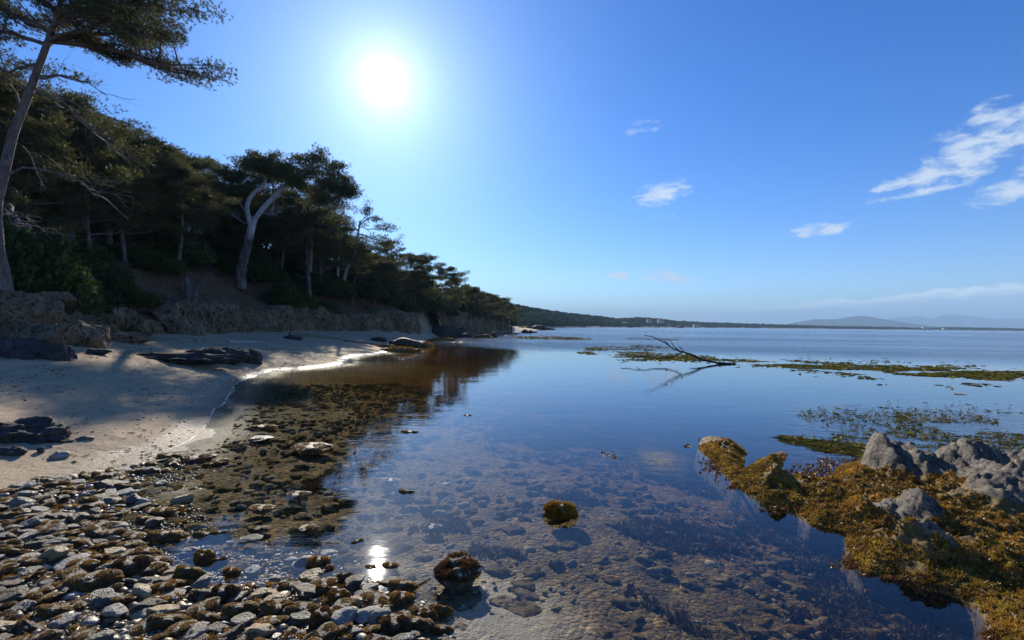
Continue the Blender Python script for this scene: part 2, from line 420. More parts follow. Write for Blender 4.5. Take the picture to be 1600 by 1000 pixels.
# ================================================================== the shape of the land
SH_PX = [(860, 514.9), (832, 516.4), (800, 518.5), (775, 520.2), (745, 521.5), (700, 526.5), (668, 531), (655, 537), (630, 540), (612, 546.5), (597, 552), (560, 555.5), (545, 558), (541, 565), (522, 571), (470, 576), (440, 577.5),
         (412, 582), (400, 587), (382, 593), (368, 600), (360, 613), (348, 632), (334, 640), (328, 655), (316, 672), (300, 686), (275, 699), (240, 711), (205, 732), (168, 785),
         (190, 838), (235, 878), (290, 912), (350, 926), (450, 918), (560, 922), (620, 945), (665, 975), (705, 1050)]
SH = np.array([onz(*p) for p in SH_PX] + [(0.15, 1.5), (0.8, 0.5), (1.5, -1.5), (2.0, -8), (2.5, -80)])
SHS = smooth_line(SH, 200)                       # near to far: reversed below where needed
LANDPOLY = np.vstack([SHS, [(-500, -80), (-500, 420), (-60, 330), (-5, 250)]])
CF = [(775, 215), (795, 155), (799, 118), (760, 90), (718, 72), (690, 64), (672, 58), (648, 52), (640, 47), (600, 43), (550, 39), (500, 35.5), (440, 31.5), (390, 28), (340, 25), (280, 22),
      (215, 19.5), (150, 17.3), (110, 15.2), (70, 13.6), (20, 12.4), (-150, 10.5), (-600, 7.5)]
CFW = np.array([((px - 800) / F * Y, Y) for px, Y in CF] + [(-17, 2), (-20, -10), (-22, -80)])
CFS = smooth_line(CFW, 120)
HILLPOLY = np.vstack([CFS, [(-500, -80), (-500, 420), (-60, 330), (-16, 255)]])
OUT_PX = [(1092, 700), (1118, 728), (1150, 757), (1190, 783), (1240, 796), (1262, 818), (1310, 832), (1322, 850), (1325, 868), (1350, 897), (1400, 897), (1440, 912), (1490, 925), (1530, 950), (1555, 990), (1580, 1060), (1750, 1250)]
OUT = np.array([onz(*p) for p in OUT_PX] + [(5.5, 0.6), (7.0, 1.6), (7.2, 3.6), (6.2, 4.9), (5.3, 5.55), (4.4, 5.75)]
               + [tuple(onz(*p)) for p in [(1318, 727), (1285, 748), (1240, 748), (1205, 745), (1235, 712), (1215, 705), (1185, 722), (1160, 735), (1165, 700), (1130, 688), (1100, 684)]])

def shore_signed(P):
    d = seg_dist(P, SHS)
    return np.where(inside(P, LANDPOLY), d, -d)
def height(X, Y, rough=True):
    P = np.column_stack([np.ravel(X), np.ravel(Y)]).astype(float)
    n = len(P); z = np.zeros(n)
    near = (np.abs(P[:, 0]) < 520) & (P[:, 1] < 430) & (P[:, 1] > -90)
    z[~near] = -3.0
    Q = P[near]; ds = shore_signed(Q); dc = seg_dist(Q, CFS); up = inside(Q, HILLPOLY)
    # sea bed
    dd = np.maximum(-ds, 0)
    bed = -(0.045 * dd + 0.009 * dd ** 1.8)
    pool = np.exp(-(((Q[:, 0] + 1.2) / 1.3) ** 2 + ((Q[:, 1] - 3.6) / 0.9) ** 2))
    bed = bed - 0.05 * pool * sstep(dd, 0, .25)
    bed = np.maximum(bed, -1.5 - 0.010 * dd); bed = np.maximum(bed, -3.0)
    # beach
    db = np.maximum(ds, 0)
    t = db / (db + dc + 1e-6)
    beach = 1.12 * t ** 0.92
    spit = sstep(Q[:, 1], 6.2, 4.2)                         # the stony spit by the camera stays low
    beach = beach * (1 - spit) + np.minimum(0.075 * db, 0.5) * spit
    z0 = np.where(ds > 0, beach, bed)
    # bank and wooded hill
    hp = np.column_stack([Q[:, 0] / 6, Q[:, 1] / 6])
    gentle = sstep(Q[:, 1], 17, 23) * 0.75 + 0.25
    farh = 1 + 0.5 * sstep(Q[:, 1], 45, 90)
    rise = (0.50 + 0.85 * gentle) * farh * (1 + 0.55 * fbm(np.column_stack([Q[:, 0] / 3.0, Q[:, 1] / 3.0]), 3, 5))
    wid = 0.9 + 1.6 * (1 - gentle)
    slope = 0.33 + 0.10 * fbm(hp, 2, 9)
    hill = z0 * 0 + 1.12 + rise * sstep(dc, 0.0, wid) + 1.15 * gentle * farh * sstep(dc, wid * .6, wid + 3.2) + slope * np.maximum(dc - wid, 0) * (1 / (1 + dc / 75))
    z0 = np.where(up, hill, z0)
    if rough:
        g = np.column_stack([Q[:, 0], Q[:, 1]])
        amp = np.where(up, 0.10, np.where(ds > 0, np.clip(0.004 + 0.02 * db, 0, 0.028), np.clip(0.012 + 0.02 * dd, 0, 0.06)))
        z0 = z0 + amp * fbm(g * 1.6, 4, 3) + amp * 0.35 * fbm(g * 7, 3, 8)
        z0 = z0 + np.where((~up) & (ds > 0.3), 0.014 * fbm(g * np.array([2.6, 5.0]), 3, 21, ridged=True) - 0.022 * sstep(fbm(g * np.array([2.2, 3.4]), 2, 29), .34, .52), 0) * (1 - spit)
    z[near] = z0
    return z.reshape(np.shape(X))
def hit(px, py, tmin=1.5, tmax=140.0):
    """where the line of sight through a pixel meets the land or the water"""
    d = ray(px, py); t = np.geomspace(tmin, tmax, 700); x, y, z = d[0] * t, d[1] * t, CAMZ + d[2] * t
    below = z < np.maximum(height(x, y, False), 0.0)
    k = int(np.argmax(below)) if below.any() else 699
    return np.array([x[k], y[k], max(z[k], 0.0)])
def H1(x, y): return float(height(np.array([x]), np.array([y]), False)[0])

# ground sheet: fine in front of the camera, reaching the horizon everywhere
ang = np.concatenate([np.linspace(-180, -62, 40, endpoint=False), np.linspace(-62, 56, 520, endpoint=False), np.linspace(56, 180, 34, endpoint=False)])
rad = np.concatenate([[0.02, 0.5, 1.0, 1.5], np.geomspace(2.0, 90, 400), np.geomspace(95, 420, 60), np.geomspace(480, 11000, 12)])
A, R = np.meshgrid(np.radians(ang), rad)
GX, GY = R * np.sin(A), R * np.cos(A)
GZ = height(GX, GY)
GP = np.column_stack([GX.ravel(), GY.ravel()])
nearm = (np.abs(GP[:, 0]) < 520) & (GP[:, 1] < 430) & (GP[:, 1] > -90)
ds = np.full(len(GP), -500.0); dc = np.full(len(GP), 500.0); up = np.zeros(len(GP), bool)
ds[nearm] = shore_signed(GP[nearm]); dc[nearm] = seg_dist(GP[nearm], CFS); up[nearm] = inside(GP[nearm], HILLPOLY)
stz = inside(GP, np.array([onz(*p, 0.1) for p in [(-600, 800), (0, 772), (95, 742), (200, 722), (262, 700), (350, 715)]] + [(0.8, 3), (3, -3), (-8, -3)]))
ccol = np.zeros((len(GP), 3))
edge = fbm(GP * 1.1, 3, 44) * 0.6
ccol[:, 0] = np.where(up, sstep(dc + edge, 0.1, 1.0), 0)
bedmask = sstep(-ds + edge * 0.25, 0.02, 0.45) * sstep(GP[:, 1] - GP[:, 0] * 0 + edge, 99999, 99998)
ccol[:, 1] = np.maximum(np.where(ds < 0, sstep(-ds + edge * 0.3, 0.15, 1.0), 0), stz * sstep(fbm(GP * 0.9, 3, 12) + 0.6, 0.0, 0.5))
ccol[:, 2] = np.where(up, sstep(dc + edge * 3, 3.0, 6.0) * 0.9, np.where((dc < 4) & (GP[:, 1] < 24), 0.35 * sstep(edge, -0.1, 0.3), 0))
me = make_mesh('ground', np.column_stack([GX.ravel(), GY.ravel(), GZ.ravel()]), grid_faces(len(ang), len(rad), True), M_ground, ccol)
tag(link('ground', me), kind='structure')

# ------------------------------------------------------------------ water: a closed body with a rippled surface
def m_water(t, out):
    P = pos_vec(t); x = t.add('ShaderNodeSeparateXYZ', {0: P})
    X, Y = x.outputs[0], x.outputs[1]
    # wind reaches the water beyond the bands of seagrass
    line = t.math('ADD', 30.0, t.math('MULTIPLY', X, -0.42))
    wind = t.mapr(t.math('SUBTRACT', Y, line), -2.0, 14.0, 0, 1, True)
    cat = t.mapr(t.noise(t.scale(P, (0.012, 0.045, 1)), 1.0, 4, 0.6), 0.38, 0.62, 0.35, 1.0)
    right = t.mapr(t.math('SUBTRACT', t.math('MULTIPLY', X, 1.0), t.math('MULTIPLY', Y, 0.55)), -0.3, 1.5, 0, 1, True)
    weedy = t.math('MULTIPLY', right, t.math('MULTIPLY', t.mapr(Y, 5.0, 6.2, 0, 1, True), t.mapr(Y, 8.5, 11.0, 1, 0, True)))
    warp = t.add('ShaderNodeVectorMath', {0: t.scale(P, (0.75, 1.6, 1))}, operation='ADD').outputs[0]
    na = t.noise(warp, 0.9, 3, 0.5, dist=0.3); nb = t.noise(warp, 4.2, 3, 0.55, dist=0.2); nc = t.noise(warp, 17, 2, 0.5)
    calm = t.math('ADD', t.math('MULTIPLY', na, 0.004), t.math('ADD', t.math('MULTIPLY', nb, 0.0013), t.math('MULTIPLY', nc, 0.00012)))
    gust = t.math('MULTIPLY', t.math('ADD', t.math('MULTIPLY', nb, 0.085), t.math('MULTIPLY', na, 0.10)), t.math('MULTIPLY', wind, cat))
    rip = t.math('MULTIPLY', t.math('ADD', t.math('MULTIPLY', nb, 0.016), t.math('MULTIPLY', nc, 0.003)), weedy)
    h = t.math('ADD', calm, t.math('ADD', gust, rip))
    b = t.add('ShaderNodeBump', {'Height': h, 'Strength': 1.0, 'Distance': 1.0})
    fc = t.add('ShaderNodeLayerWeight', {'Blend': 0.5, 'Normal': b.outputs[0]}).outputs['Facing']
    fr = t.math('ADD', 0.02, t.math('MULTIPLY', t.math('POWER', fc, 5.0), 0.98))
    gl = t.add('ShaderNodeBsdfGlossy', {'Color': (0.96, 0.97, 1, 1), 'Roughness': t.mapr(wind, 0, 1, 0.026, 0.12), 'Normal': b.outputs[0]})
    tr = t.add('ShaderNodeBsdfTransparent', {'Color': (0.93, 0.96, 0.97, 1)})
    mx = t.add('ShaderNodeMixShader', {0: fr, 1: tr.outputs[0], 2: gl.outputs[0]})
    t.l.new(mx.outputs[0], out.inputs[0])
    va = t.add('ShaderNodeVolumeAbsorption', {'Color': (0.72, 0.54, 0.12, 1), 'Density': 1.1})
    t.l.new(va.outputs[0], out.inputs[1])
M_water = mat('clear shallow water', m_water)
wr = np.concatenate([[0.01], np.geomspace(1.5, 10500, 60)]); wa = np.arange(96) * 2 * np.pi / 96
top = np.stack([np.outer(wr, np.sin(wa)), np.outer(wr, np.cos(wa)), np.zeros((61, 96))], -1).reshape(-1, 3)
top[:96, :2] = 0
bot = top.copy(); bot[:, 2] = -3.6; nt_ = len(top)
Ft = grid_faces(96, 61, True); k_ = np.arange(96); o_ = 60 * 96
side = np.stack([o_ + k_, o_ + (k_ + 1) % 96, nt_ + o_ + (k_ + 1) % 96, nt_ + o_ + k_], 1)
wm = make_mesh('water', np.vstack([top, bot]), np.vstack([Ft, Ft[:, ::-1] + nt_, side]), M_water, smooth=False)
tag(link('water', wm), kind='structure')

# foam: the lip where water meets sand, wet sparkle put into its white
def m_foam_sparkle(t, out):
    P = pos_vec(t)
    finish(t, out, t.mix(t.mapr(t.noise(P, 60, 3, 0.7), 0.35, 0.6), (0.45, 0.42, 0.36, 1), (0.75, 0.75, 0.74, 1)), 0.35, t.noise(P, 110, 3), 0.01, 0.8)
M_foam_sparkle = mat('foam', m_foam_sparkle)
s = Soup()
seg = SHS[(SHS[:, 1] < 75)]
fl = smooth_line(np.array([onz(*p) for p in SH_PX[7:29]]), 900)
nrm = np.gradient(fl, axis=0); nrm /= np.linalg.norm(nrm, axis=1)[:, None]; nrm = np.column_stack([-nrm[:, 1], nrm[:, 0]])
w_ = (0.003 + 0.0006 * fl[:, 1]) * np.clip(0.45 + 2.6 * fbm(fl * 3.4, 3, 2), 0.0, 2) * np.clip(np.minimum(np.arange(900), 900 - np.arange(900)) / 60, 0.02, 1)
w_ = np.maximum(w_, 0.0012)
wig = 0.02 * fbm(fl * 3.0, 3, 31)
prof = [(-1.6, -0.004), (-0.9, 0.010), (0.2, 0.016), (0.9, 0.010), (1.6, -0.004)]
rows = np.array([np.column_stack([fl + nrm * (wig + w_ * 0.8 * a)[:, None], np.full(900, b) * np.clip(w_ / 0.008, .15, 1) + 0.001]) for a, b in prof])
s.add(rows.reshape(-1, 3), grid_faces(900, 5))
tag(link('foam', s.mesh('foam', M_foam_sparkle)), 'thin lip of foam, painted white with wet sparkle, along the edge of the sand', 'foam', kind='stuff')

# ------------------------------------------------------------------ cliff: a craggy rock face along the back of the beach
rng = np.random.default_rng(7)
def cliff_ribbon(name, a, b, n, rows, hfun, seed, out_amp=0.6):
    """rock face between positions a..b of the cliff line"""
    L = CFS[a:b]; c = smooth_line(L, n)
    T = np.gradient(c, axis=0); T /= np.linalg.norm(T, axis=1)[:, None]
    N = np.column_stack([T[:, 1], -T[:, 0]])
    # N must point to the sea
    test = inside(c + N * 0.8, HILLPOLY)
    if test.mean() > 0.5: N = -N
    arc = np.concatenate([[0], np.cumsum(np.linalg.norm(np.diff(c, axis=0), axis=1))])
    zt = hfun(c, arc)
    V = []
    base = np.minimum(height(c[:, 0] + N[:, 0] * 0.5, c[:, 1] + N[:, 1] * 0.5, False), 1.3) - 0.35
    for r in range(rows):
        u = r / (rows - 1)
        z = base + (zt - base) * min(1, u * 1.12)
        back = -0.25 + 1.0 * u ** 1.5 + (0 if u < 0.9 else (u - 0.9) * 9)
        q = np.column_stack([arc * 1.0 + z * 0.45, z * 0.42, np.full(n, 0.0)])
        d = fbm(q * 1.0, 4, seed, ridged=True) * out_amp + fbm(np.column_stack([arc * 4.5 + z * 1.6, z * 1.1]), 3, seed + 3, ridged=True) * out_amp * 0.38
        d += np.round(fbm(np.column_stack([arc * 0.9 + z * 0.3, z * 0.5]), 2, seed + 9) * 3) / 3 * out_amp * 0.8
        d *= sstep(1.08 - u, 0, 0.3)
        V.append(np.column_stack([c + N * (0.30 - back + d)[:, None], z + 0.05 * fbm(q * 3, 2, seed + 5)]))
    me = make_mesh(name, np.array(V).reshape(-1, 3), grid_faces(n, rows), M_cliff, smooth=False)
    return link(name, me)
def hf_near(c, arc): return 1.12 + (0.25 + 1.35 * sstep(c[:, 1], 18, 24) * 0.88) * (1 + 0.55 * fbm(np.column_stack([c[:, 0] / 3.0, c[:, 1] / 3.0]), 3, 5)) + 0.22 * fbm(arc[:, None] * np.array([[0.9, 0]]), 3, 77)
ya = lambda y: int(np.argmin(np.abs(CFS[:, 1] - y) + 1000 * (CFS[:, 0] > 40)))
i47, i20, i12, i60, i110 = ya(48.5), ya(20.0), ya(13.0), ya(57), ya(108)
tag(cliff_ribbon('cliff', i47, i20, 560, 44, hf_near, 3), 'shaded brown rock cliff with upright cracks behind the sandy beach', 'cliff')
def hf_low(c, arc): return 1.12 + 0.75 + 0.25 * fbm(arc[:, None] * np.array([[0.6, 0]]), 3, 7)
tag(cliff_ribbon('low_cliff', i20, i12, 200, 26, hf_low, 13, 0.45), 'low broken rock step in deep shade between beach and litter slope', 'cliff')
def hf_far(c, arc): return 1.12 + 2.6 + 0.7 * fbm(arc[:, None] * np.array([[0.12, 0]]), 3, 17)
tag(cliff_ribbon('headland_cliff', i110, i60, 420, 26, hf_far, 23, 0.8), 'grey rock bluff below the pines of the headland', 'cliff')

# ------------------------------------------------------------------ distant land
hz = lambda px: 507.7 + (px - 800) * 0.011
RID = [(640, 440, 300), (740, 452, 330), (815, 475, 420), (850, 481, 520), (880, 486, 600), (940, 492, 750), (962, 496, 820), (1000, 494, 900), (1030, 496, 960), (1060, 499.5, 1000), (1100, 501.5, 1060), (1140, 503.0, 1120), (1200, 505.0, 1200),
       (1240, 506.0, 1250), (1300, 508.0, 1300), (1400, 509.5, 1400), (1440, 511.5, 1430), (1480, 510, 1450), (1600, 512, 1500), (1800, 514, 1500), (2200, 517, 1500), (3200, 527, 1400)]
SHF = [(640, 250), (740, 250), (815, 262), (850, 300), (880, 360), (940, 520), (1000, 720), (1060, 860), (1140, 980), (1200, 1060), (1300, 1150), (1400, 1250), (1600, 1350), (1800, 1350), (2200, 1300), (3200, 1200)]
rp = np.array([r[0] for r in RID]); ry = np.array([r[2] for r in RID])
rz = np.array([CAMZ + (hz(a) - b) * Y / F for a, b, Y in RID])
sp = np.array([r[0] for r in SHF]); sy = np.array([r[1] for r in SHF])
pxs = np.linspace(640, 3200, 900); TREE = 7.0
rows = []
ts = [0, 0.04, 0.1, 0.25, 0.45, 0.7, 1.0, 1.5, 2.2]
for t_ in ts:
    Ys = np.interp(pxs, sp, sy) * (1 - t_) + np.interp(pxs, rp, ry) * t_
    zr = np.maximum(np.interp(pxs, rp, rz) - TREE, 1.5)
    zz = np.where(t_ <= 1, -0.8 + (1.6 if t_ > 0 else 0) * min(1, t_ / 0.04) + (zr - 0.8) * sstep(np.full(len(pxs), t_), 0.04, 1.0), zr * (1 - 0.35 * (t_ - 1)))
    rows.append(np.column_stack([(pxs - 800) / F * Ys, Ys, zz]))
def m_farland(t, out):
    z = t.add('ShaderNodeSeparateXYZ', {0: pos_vec(t)}).outputs[2]
    n = t.noise(pos_vec(t), 0.02, 4)
    c = t.mix(t.mapr(z, 0.9, 1.6), (0.42, 0.32, 0.22, 1), t.mix(n, (0.03, 0.04, 0.02, 1), (0.10, 0.08, 0.04, 1)))
    finish(t, out, c, 0.95, spec=0.1)
M_farland = mat('far shore', m_farland)
tag(link('distant_hill', make_mesh('distant_hill', np.array(rows).reshape(-1, 3), grid_faces(len(pxs), len(ts)), M_farland)), kind='structure')
def m_mount(t, out):
    n = t.noise(pos_vec(t), 0.003, 5, 0.6)
    finish(t, out, t.mix(n, (0.03, 0.045, 0.03, 1), (0.12, 0.11, 0.08, 1)), 0.95, spec=0.0)
M_mount = mat('mountain slopes', m_mount)
def mountain(name, prof, Yd, depth, seed):
    a = np.array([p[0] for p in prof]); b = np.array([p[1] for p in prof])
    xs = np.linspace(a[0], a[-1], 260); tops = CAMZ + (np.interp(xs, a, hz(a)) - np.interp(xs, a, b)) * Yd / F
    tops = tops * (1 + 0.05 * fbm(xs[:, None] / 25 * np.array([[1, 0]]), 4, seed))
    R_ = []
    for v in np.linspace(-1, 1, 25):
        y = Yd + v * depth
        s_ = np.maximum(0, 1 - abs(v)) ** 0.9
        spur = 1 + 0.25 * fbm(np.column_stack([xs / 14, np.full(260, v * 4)]), 3, seed + 4, ridged=True) * (1 - s_)
        R_.append(np.column_stack([(xs - 800) / F * Yd, np.full(260, y), -2 + (tops + 2) * s_ * spur]))
    tag(link(name, make_mesh(name, np.array(R_).reshape(-1, 3), grid_faces(260, 25), M_mount)), kind='structure')
mountain('near_mountain', [(1225, 509), (1255, 503), (1270, 499), (1300, 498.5), (1315, 497.5), (1335, 494.5), (1352, 493.8), (1362, 495), (1380, 499.5), (1395, 503), (1410, 505.5), (1430, 510), (1445, 514)], 4600, 700, 3)
mountain('far_mountain', [(1330, 512), (1370, 499.5), (1400, 496.5), (1425, 494), (1438, 493.8), (1455, 497.5), (1475, 492.5), (1490, 491.5), (1515, 494), (1535, 495.5), (1550, 499.5), (1575, 498.5), (1600, 497), (1640, 499), (1700, 495), (1790, 500), (1900, 503), (2000, 515)], 8200, 900, 9)

# the wood on the far shore reads as one mass
rng = np.random.default_rng(5)
V1, F1 = ICO[2]
protos = [(V1 * np.array([1, 1, 0.72]) * (1 + 0.38 * fbm(V1 * 1.9, 3, 50 + k)[:, None]), F1) for k in range(8)]
s = Soup()
for k in range(5200):
    px = 640 + 1500 * rng.random() ** 1.15 if k % 7 else rng.uniform(805, 1000)
    t_ = rng.uniform(0.05, 1.04) ** 0.8
    Yt = np.interp(px, sp, sy) * (1 - t_) + np.interp(px, rp, ry) * t_
    if k % 3 == 0: Yt = np.interp(px, rp, ry) * rng.uniform(0.96, 1.03)
    t2 = (Yt - np.interp(px, sp, sy)) / (np.interp(px, rp, ry) - np.interp(px, sp, sy))
    zr = max(np.interp(px, rp, rz) - TREE, 1.5)
    zz = 0.8 + (zr - 0.8) * float(sstep(np.array([t2]), 0.04, 1.0)[0])
    r = rng.uniform(2.6, 5.2); V, Fc = protos[rng.integers(8)]
    th = rng.uniform(0, 6.28); c_, s_ = math.cos(th), math.sin(th)
    W_ = V * np.array([r, r, r * rng.uniform(0.75, 1.0)])
    W_ = np.column_stack([W_[:, 0] * c_ - W_[:, 1] * s_, W_[:, 0] * s_ + W_[:, 1] * c_, W_[:, 2]])
    g = rng.uniform(0.6, 1.5)
    s.add(W_ + np.array([(px - 800) / F * Yt, Yt, zz + r * 0.45]), Fc, (g, g * rng.uniform(0.85, 1.05), g * 0.9))
tag(link('far_wood', s.mesh('far_wood', M_needle_far, smooth=False)), 'dense dark green wood covering the far shore of the bay', 'wood', kind='stuff')

def box(s, x0, x1, y0, y1, z0, z1, c=None):
    V = [(x, y, z) for z in (z0, z1) for x, y in ((x0, y0), (x1, y0), (x1, y1), (x0, y1))]
    s.add(V, [(3, 2, 1, 0), (4, 5, 6, 7), (0, 1, 5, 4), (1, 2, 6, 5), (2, 3, 7, 6), (3, 0, 4, 7)], c)
def plain(name, c, rough=0.7):
    def f(t, out):
        n = t.noise(obj_vec(t), 3.0, 4)
        finish(t, out, t.mix(n, tuple(x * 0.8 for x in c) + (1,), c + (1,)), rough)
    return mat(name, f)
M_white = plain('white render', (0.62, 0.55, 0.50)); M_tile = plain('terracotta roof', (0.42, 0.16, 0.08)); M_hull = plain('dark hull', (0.05, 0.045, 0.03)); M_navy = plain('blue hull', (0.05, 0.10, 0.16))
M_glassd = plain('dark window', (0.03, 0.035, 0.04), 0.15); M_yellow = plain('weathered yellow trim', (0.35, 0.26, 0.04))
def house(px, py, Y, w, h, label, roof=M_tile, flat=False):
    p = at(px, py, Y); r = empty('house', p); tag(r, label, 'house', 'houses on the far shore')
    s = Soup(); box(s, -w / 2, w / 2, -3, 3, -3, h); link('wall', s.mesh('wall', M_white, False), r)
    s = Soup(); o = 0.5
    if flat: box(s, -w / 2 - 0.3, w / 2 + 0.3, -3.3, 3.3, h, h + 0.4)
    else: s.add([(-w / 2 - o, -3 - o, h), (w / 2 + o, -3 - o, h), (w / 2 + o, 3 + o, h), (-w / 2 - o, 3 + o, h), (-w / 2 - o, 0, h + 1.7), (w / 2 + o, 0, h + 1.7)],
               [(0, 1, 5, 4), (2, 3, 4, 5), (3, 0, 4, 4), (1, 2, 5, 5), (3, 2, 1, 0)])
    link('roof', s.mesh('roof', roof if not flat else M_white, False), r)
    n = max(2, int(w / 3)); s = Soup(); box(s, -0.6, 0.6, -3.06, -3.0, 0.8, 2.0); wm_ = s.mesh('window', M_glassd, False)
    for k in range(n): link('window', wm_, r, (-w / 2 + (k + 0.5) * w / n, 0, 0))
house(1014, 501.8, 800, 6, 1.4, 'terracotta roofed house high among the pines, paler and smaller of two')
house(1032, 502.0, 800, 8, 1.4, 'wide terracotta roofed house high among the pines above the moorings')
house(1449, 513.2, 1290, 26, 3.2, 'long low white building on the flat far shore', flat=True)
house(1477, 514.2, 1290, 12, 2.4, 'small white hut near the long white building', flat=True)
house(963, 507.5, 690, 7, 2.0, 'small pink roofed house at the water edge behind the dark boat')
house(977, 507.5, 690, 6, 2.0, 'little tiled cottage just above the dark moored boat')
house(1088, 510.2, 850, 10, 2.0, 'beach hut with tiled roof beside the blue boat')
def boat(px, py, Y, L, hullm, label, mast=0, cab=0.4):
    p = onz(px, py) if Y is None else at(px, py, Y)[:2]
    r = empty('boat', (p[0], p[1], 0)); tag(r, label, 'boat', 'boats moored off the far shore')
    xs = np.linspace(-1, 1, 14); bw = 0.18 * L * (1 - np.clip(xs, 0, 1) ** 2.2) * 1.0
    V = []
    for x, b in zip(xs, bw): 
        sh = 0.11 * L * (1 + 0.35 * x * x); b = max(b, 0.02)
        V += [(x * L / 2, -b, sh), (x * L / 2 * 0.93, -b * 0.7, -0.3), (x * L / 2 * 0.93, b * 0.7, -0.3), (x * L / 2, b, sh)]
    Fs = []
    for i in range(13):
        for j in range(3): Fs.append((i * 4 + j, i * 4 + j + 1, (i + 1) * 4 + j + 1, (i + 1) * 4 + j))
        Fs.append((i * 4 + 3, i * 4, (i + 1) * 4, (i + 1) * 4 + 3))
    Fs += [(0, 3, 2, 1)]
    s = Soup(); s.add(V, Fs); link('hull', s.mesh('hull', hullm, False), r)
    s = Soup(); box(s, -0.22 * L, 0.14 * L, -0.10 * L, 0.10 * L, 0.11 * L, 0.11 * L + cab * 0.3 * L); link('cabin', s.mesh('cabin', M_white if hullm is not M_hull else M_hull, False), r)
    s = Soup(); box(s, -0.15 * L, 0.10 * L, -0.104 * L, -0.10 * L, 0.14 * L, 0.11 * L + cab * 0.2 * L); link('window', s.mesh('window', M_glassd, False), r)
    if mast:
        V, Fc = tube([(0, 0, 0.1 * L), (0, 0, mast)], [0.09, 0.05], 6); s = Soup(); s.add(V, Fc); link('mast', s.mesh('mast', M_white, False), r)
boat(984, 511.2, 560, 8.5, M_hull, 'dark low fishing boat with wheelhouse moored before the small cottages', 0, 0.5)
boat(1063, 512.4, 600, 9.5, M_navy, 'blue and white cabin cruiser, largest boat on the bay', 2.6, 0.55)
boat(1073, 512.6, 650, 5, M_white, 'small white boat just astern of the blue cruiser', 5.5, 0.3)
boat(998, 511.3, 640, 4, M_yellow, 'tiny ochre dinghy between the dark boat and the shore', 0, 0.2)
boat(1022, 511.6, 680, 5, M_white, 'small white sailing boat midway between the dark boat and the cruiser', 6, 0.3)

# ------------------------------------------------------------------ haze
def m_haze(t, out):
    v = t.add('ShaderNodeVolumePrincipled', {'Color': (0.46, 0.72, 1.0, 1), 'Density': 1 / 5000.0, 'Anisotropy': 0.0})
    t.l.new(v.outputs[0], out.inputs[1])
M_haze = mat('haze', m_haze)
s = Soup(); box(s, -12000, 12000, -1000, 12000, -5, 330)
hz_o = link('haze', s.mesh('haze', M_haze, False)); tag(hz_o, 'thin blue haze over the bay', 'haze', kind='stuff')
# ================================================================== pines and shrubs
def tufts(P, N, n_needles, ln, wd, rng, spread=0.9, col=None):
    """P (k,3) tuft places, N (k,3) their growing direction: narrow needle blades"""
    k = len(P); m = n_needles
    D = N[:, None] + spread * rng.normal(size=(k, m, 3)); D /= np.linalg.norm(D, axis=2)[..., None] + 1e-9
    S_ = np.cross(D, rng.normal(size=(k, m, 3))); S_ /= np.linalg.norm(S_, axis=2)[..., None] + 1e-9
    L = ln * rng.uniform(0.6, 1.25, (k, m, 1)); w = wd * rng.uniform(0.7, 1.3, (k, m, 1))
    b = P[:, None] + D * L * 0.05
    V = np.stack([b - S_ * w * 0.5, b + S_ * w * 0.5, b + D * L], 2).reshape(-1, 3)
    Fc = np.arange(len(V)).reshape(-1, 3)
    if col is None: col = rng.uniform(0.65, 1.35, (k, 1)) * np.array([[1, 1, 1.0]]) * np.column_stack([rng.uniform(0.9, 1.25, k), np.ones(k), rng.uniform(0.7, 1.1, k)])
    C = np.repeat(col, m * 3, axis=0)
    return V, Fc, C
def bend(a, b, sag, rng, n=8, wob=0.06):
    t = np.linspace(0, 1, n)[:, None]; L = np.linalg.norm(b - a)
    p = a * (1 - t) + b * t
    p[:, 2] += (sag * L * 4 * (t * (1 - t)))[:, 0]
    w = np.cumsum(rng.normal(size=(n, 3)), 0) * wob * L / n; w -= w[0]
    return p + w * (1 - 0.5 * t)
def grow_limb(W, FP, FN, a, b, r, rng, pad=0.45, sec=5, dens=30, flat=0.35, sag=-0.06, bare=0.35, dead=False, twig=True):
    """a limb from a to b with side twigs and foliage pads; appends to wood soup W and tuft lists"""
    L = np.linalg.norm(b - a)
    p = bend(a, b, sag, rng, 9, 0.22)
    V, Fc = tube(p, np.linspace(r, r * 0.25, 9), 6, 0.3, rng); W.add(V, Fc)
    out = (b - a) / (L + 1e-9)
    side = np.cross(out, [0, 0, 1.0]); side /= np.linalg.norm(side) + 1e-9
    for k in range(sec):
        t = bare + (1 - bare) * (k + rng.random()) / sec
        q = p[min(8, int(t * 8))]
        sgn = 1 if k % 2 else -1
        ln = L * rng.uniform(0.22, 0.42) * (1.15 - 0.4 * t)
        e = q + (out * rng.uniform(0.3, 0.9) + side * sgn * rng.uniform(0.5, 1.0) + np.array([0, 0, rng.uniform(0.05, 0.55)])) * ln
        tw = bend(q, e, -0.03, rng, 5, 0.2)
        V, Fc = tube(tw, np.linspace(r * 0.35, r * 0.10, 5), 4); W.add(V, Fc)
        if dead:
            for _ in range(4):
                e2 = e + (out * 0.7 + rng.normal(size=3) * 0.6) * ln * 0.5
                V, Fc = tube(bend(tw[2 + _ % 3], e2, -0.05, rng, 4, 0.2), np.linspace(r * 0.14, r * 0.05, 4), 3); W.add(V, Fc)
            continue
        pads = [(e, pad * rng.uniform(0.7, 1.15)), (tw[3], pad * rng.uniform(0.4, 0.8))]
        for c, pr in pads: add_pad(W, FP, FN, c, pr, flat, dens, rng, q if twig else None, r * 0.08)
    if not dead: add_pad(W, FP, FN, b, pad * 1.0, flat, dens, rng, p[6] if twig else None, r * 0.08)
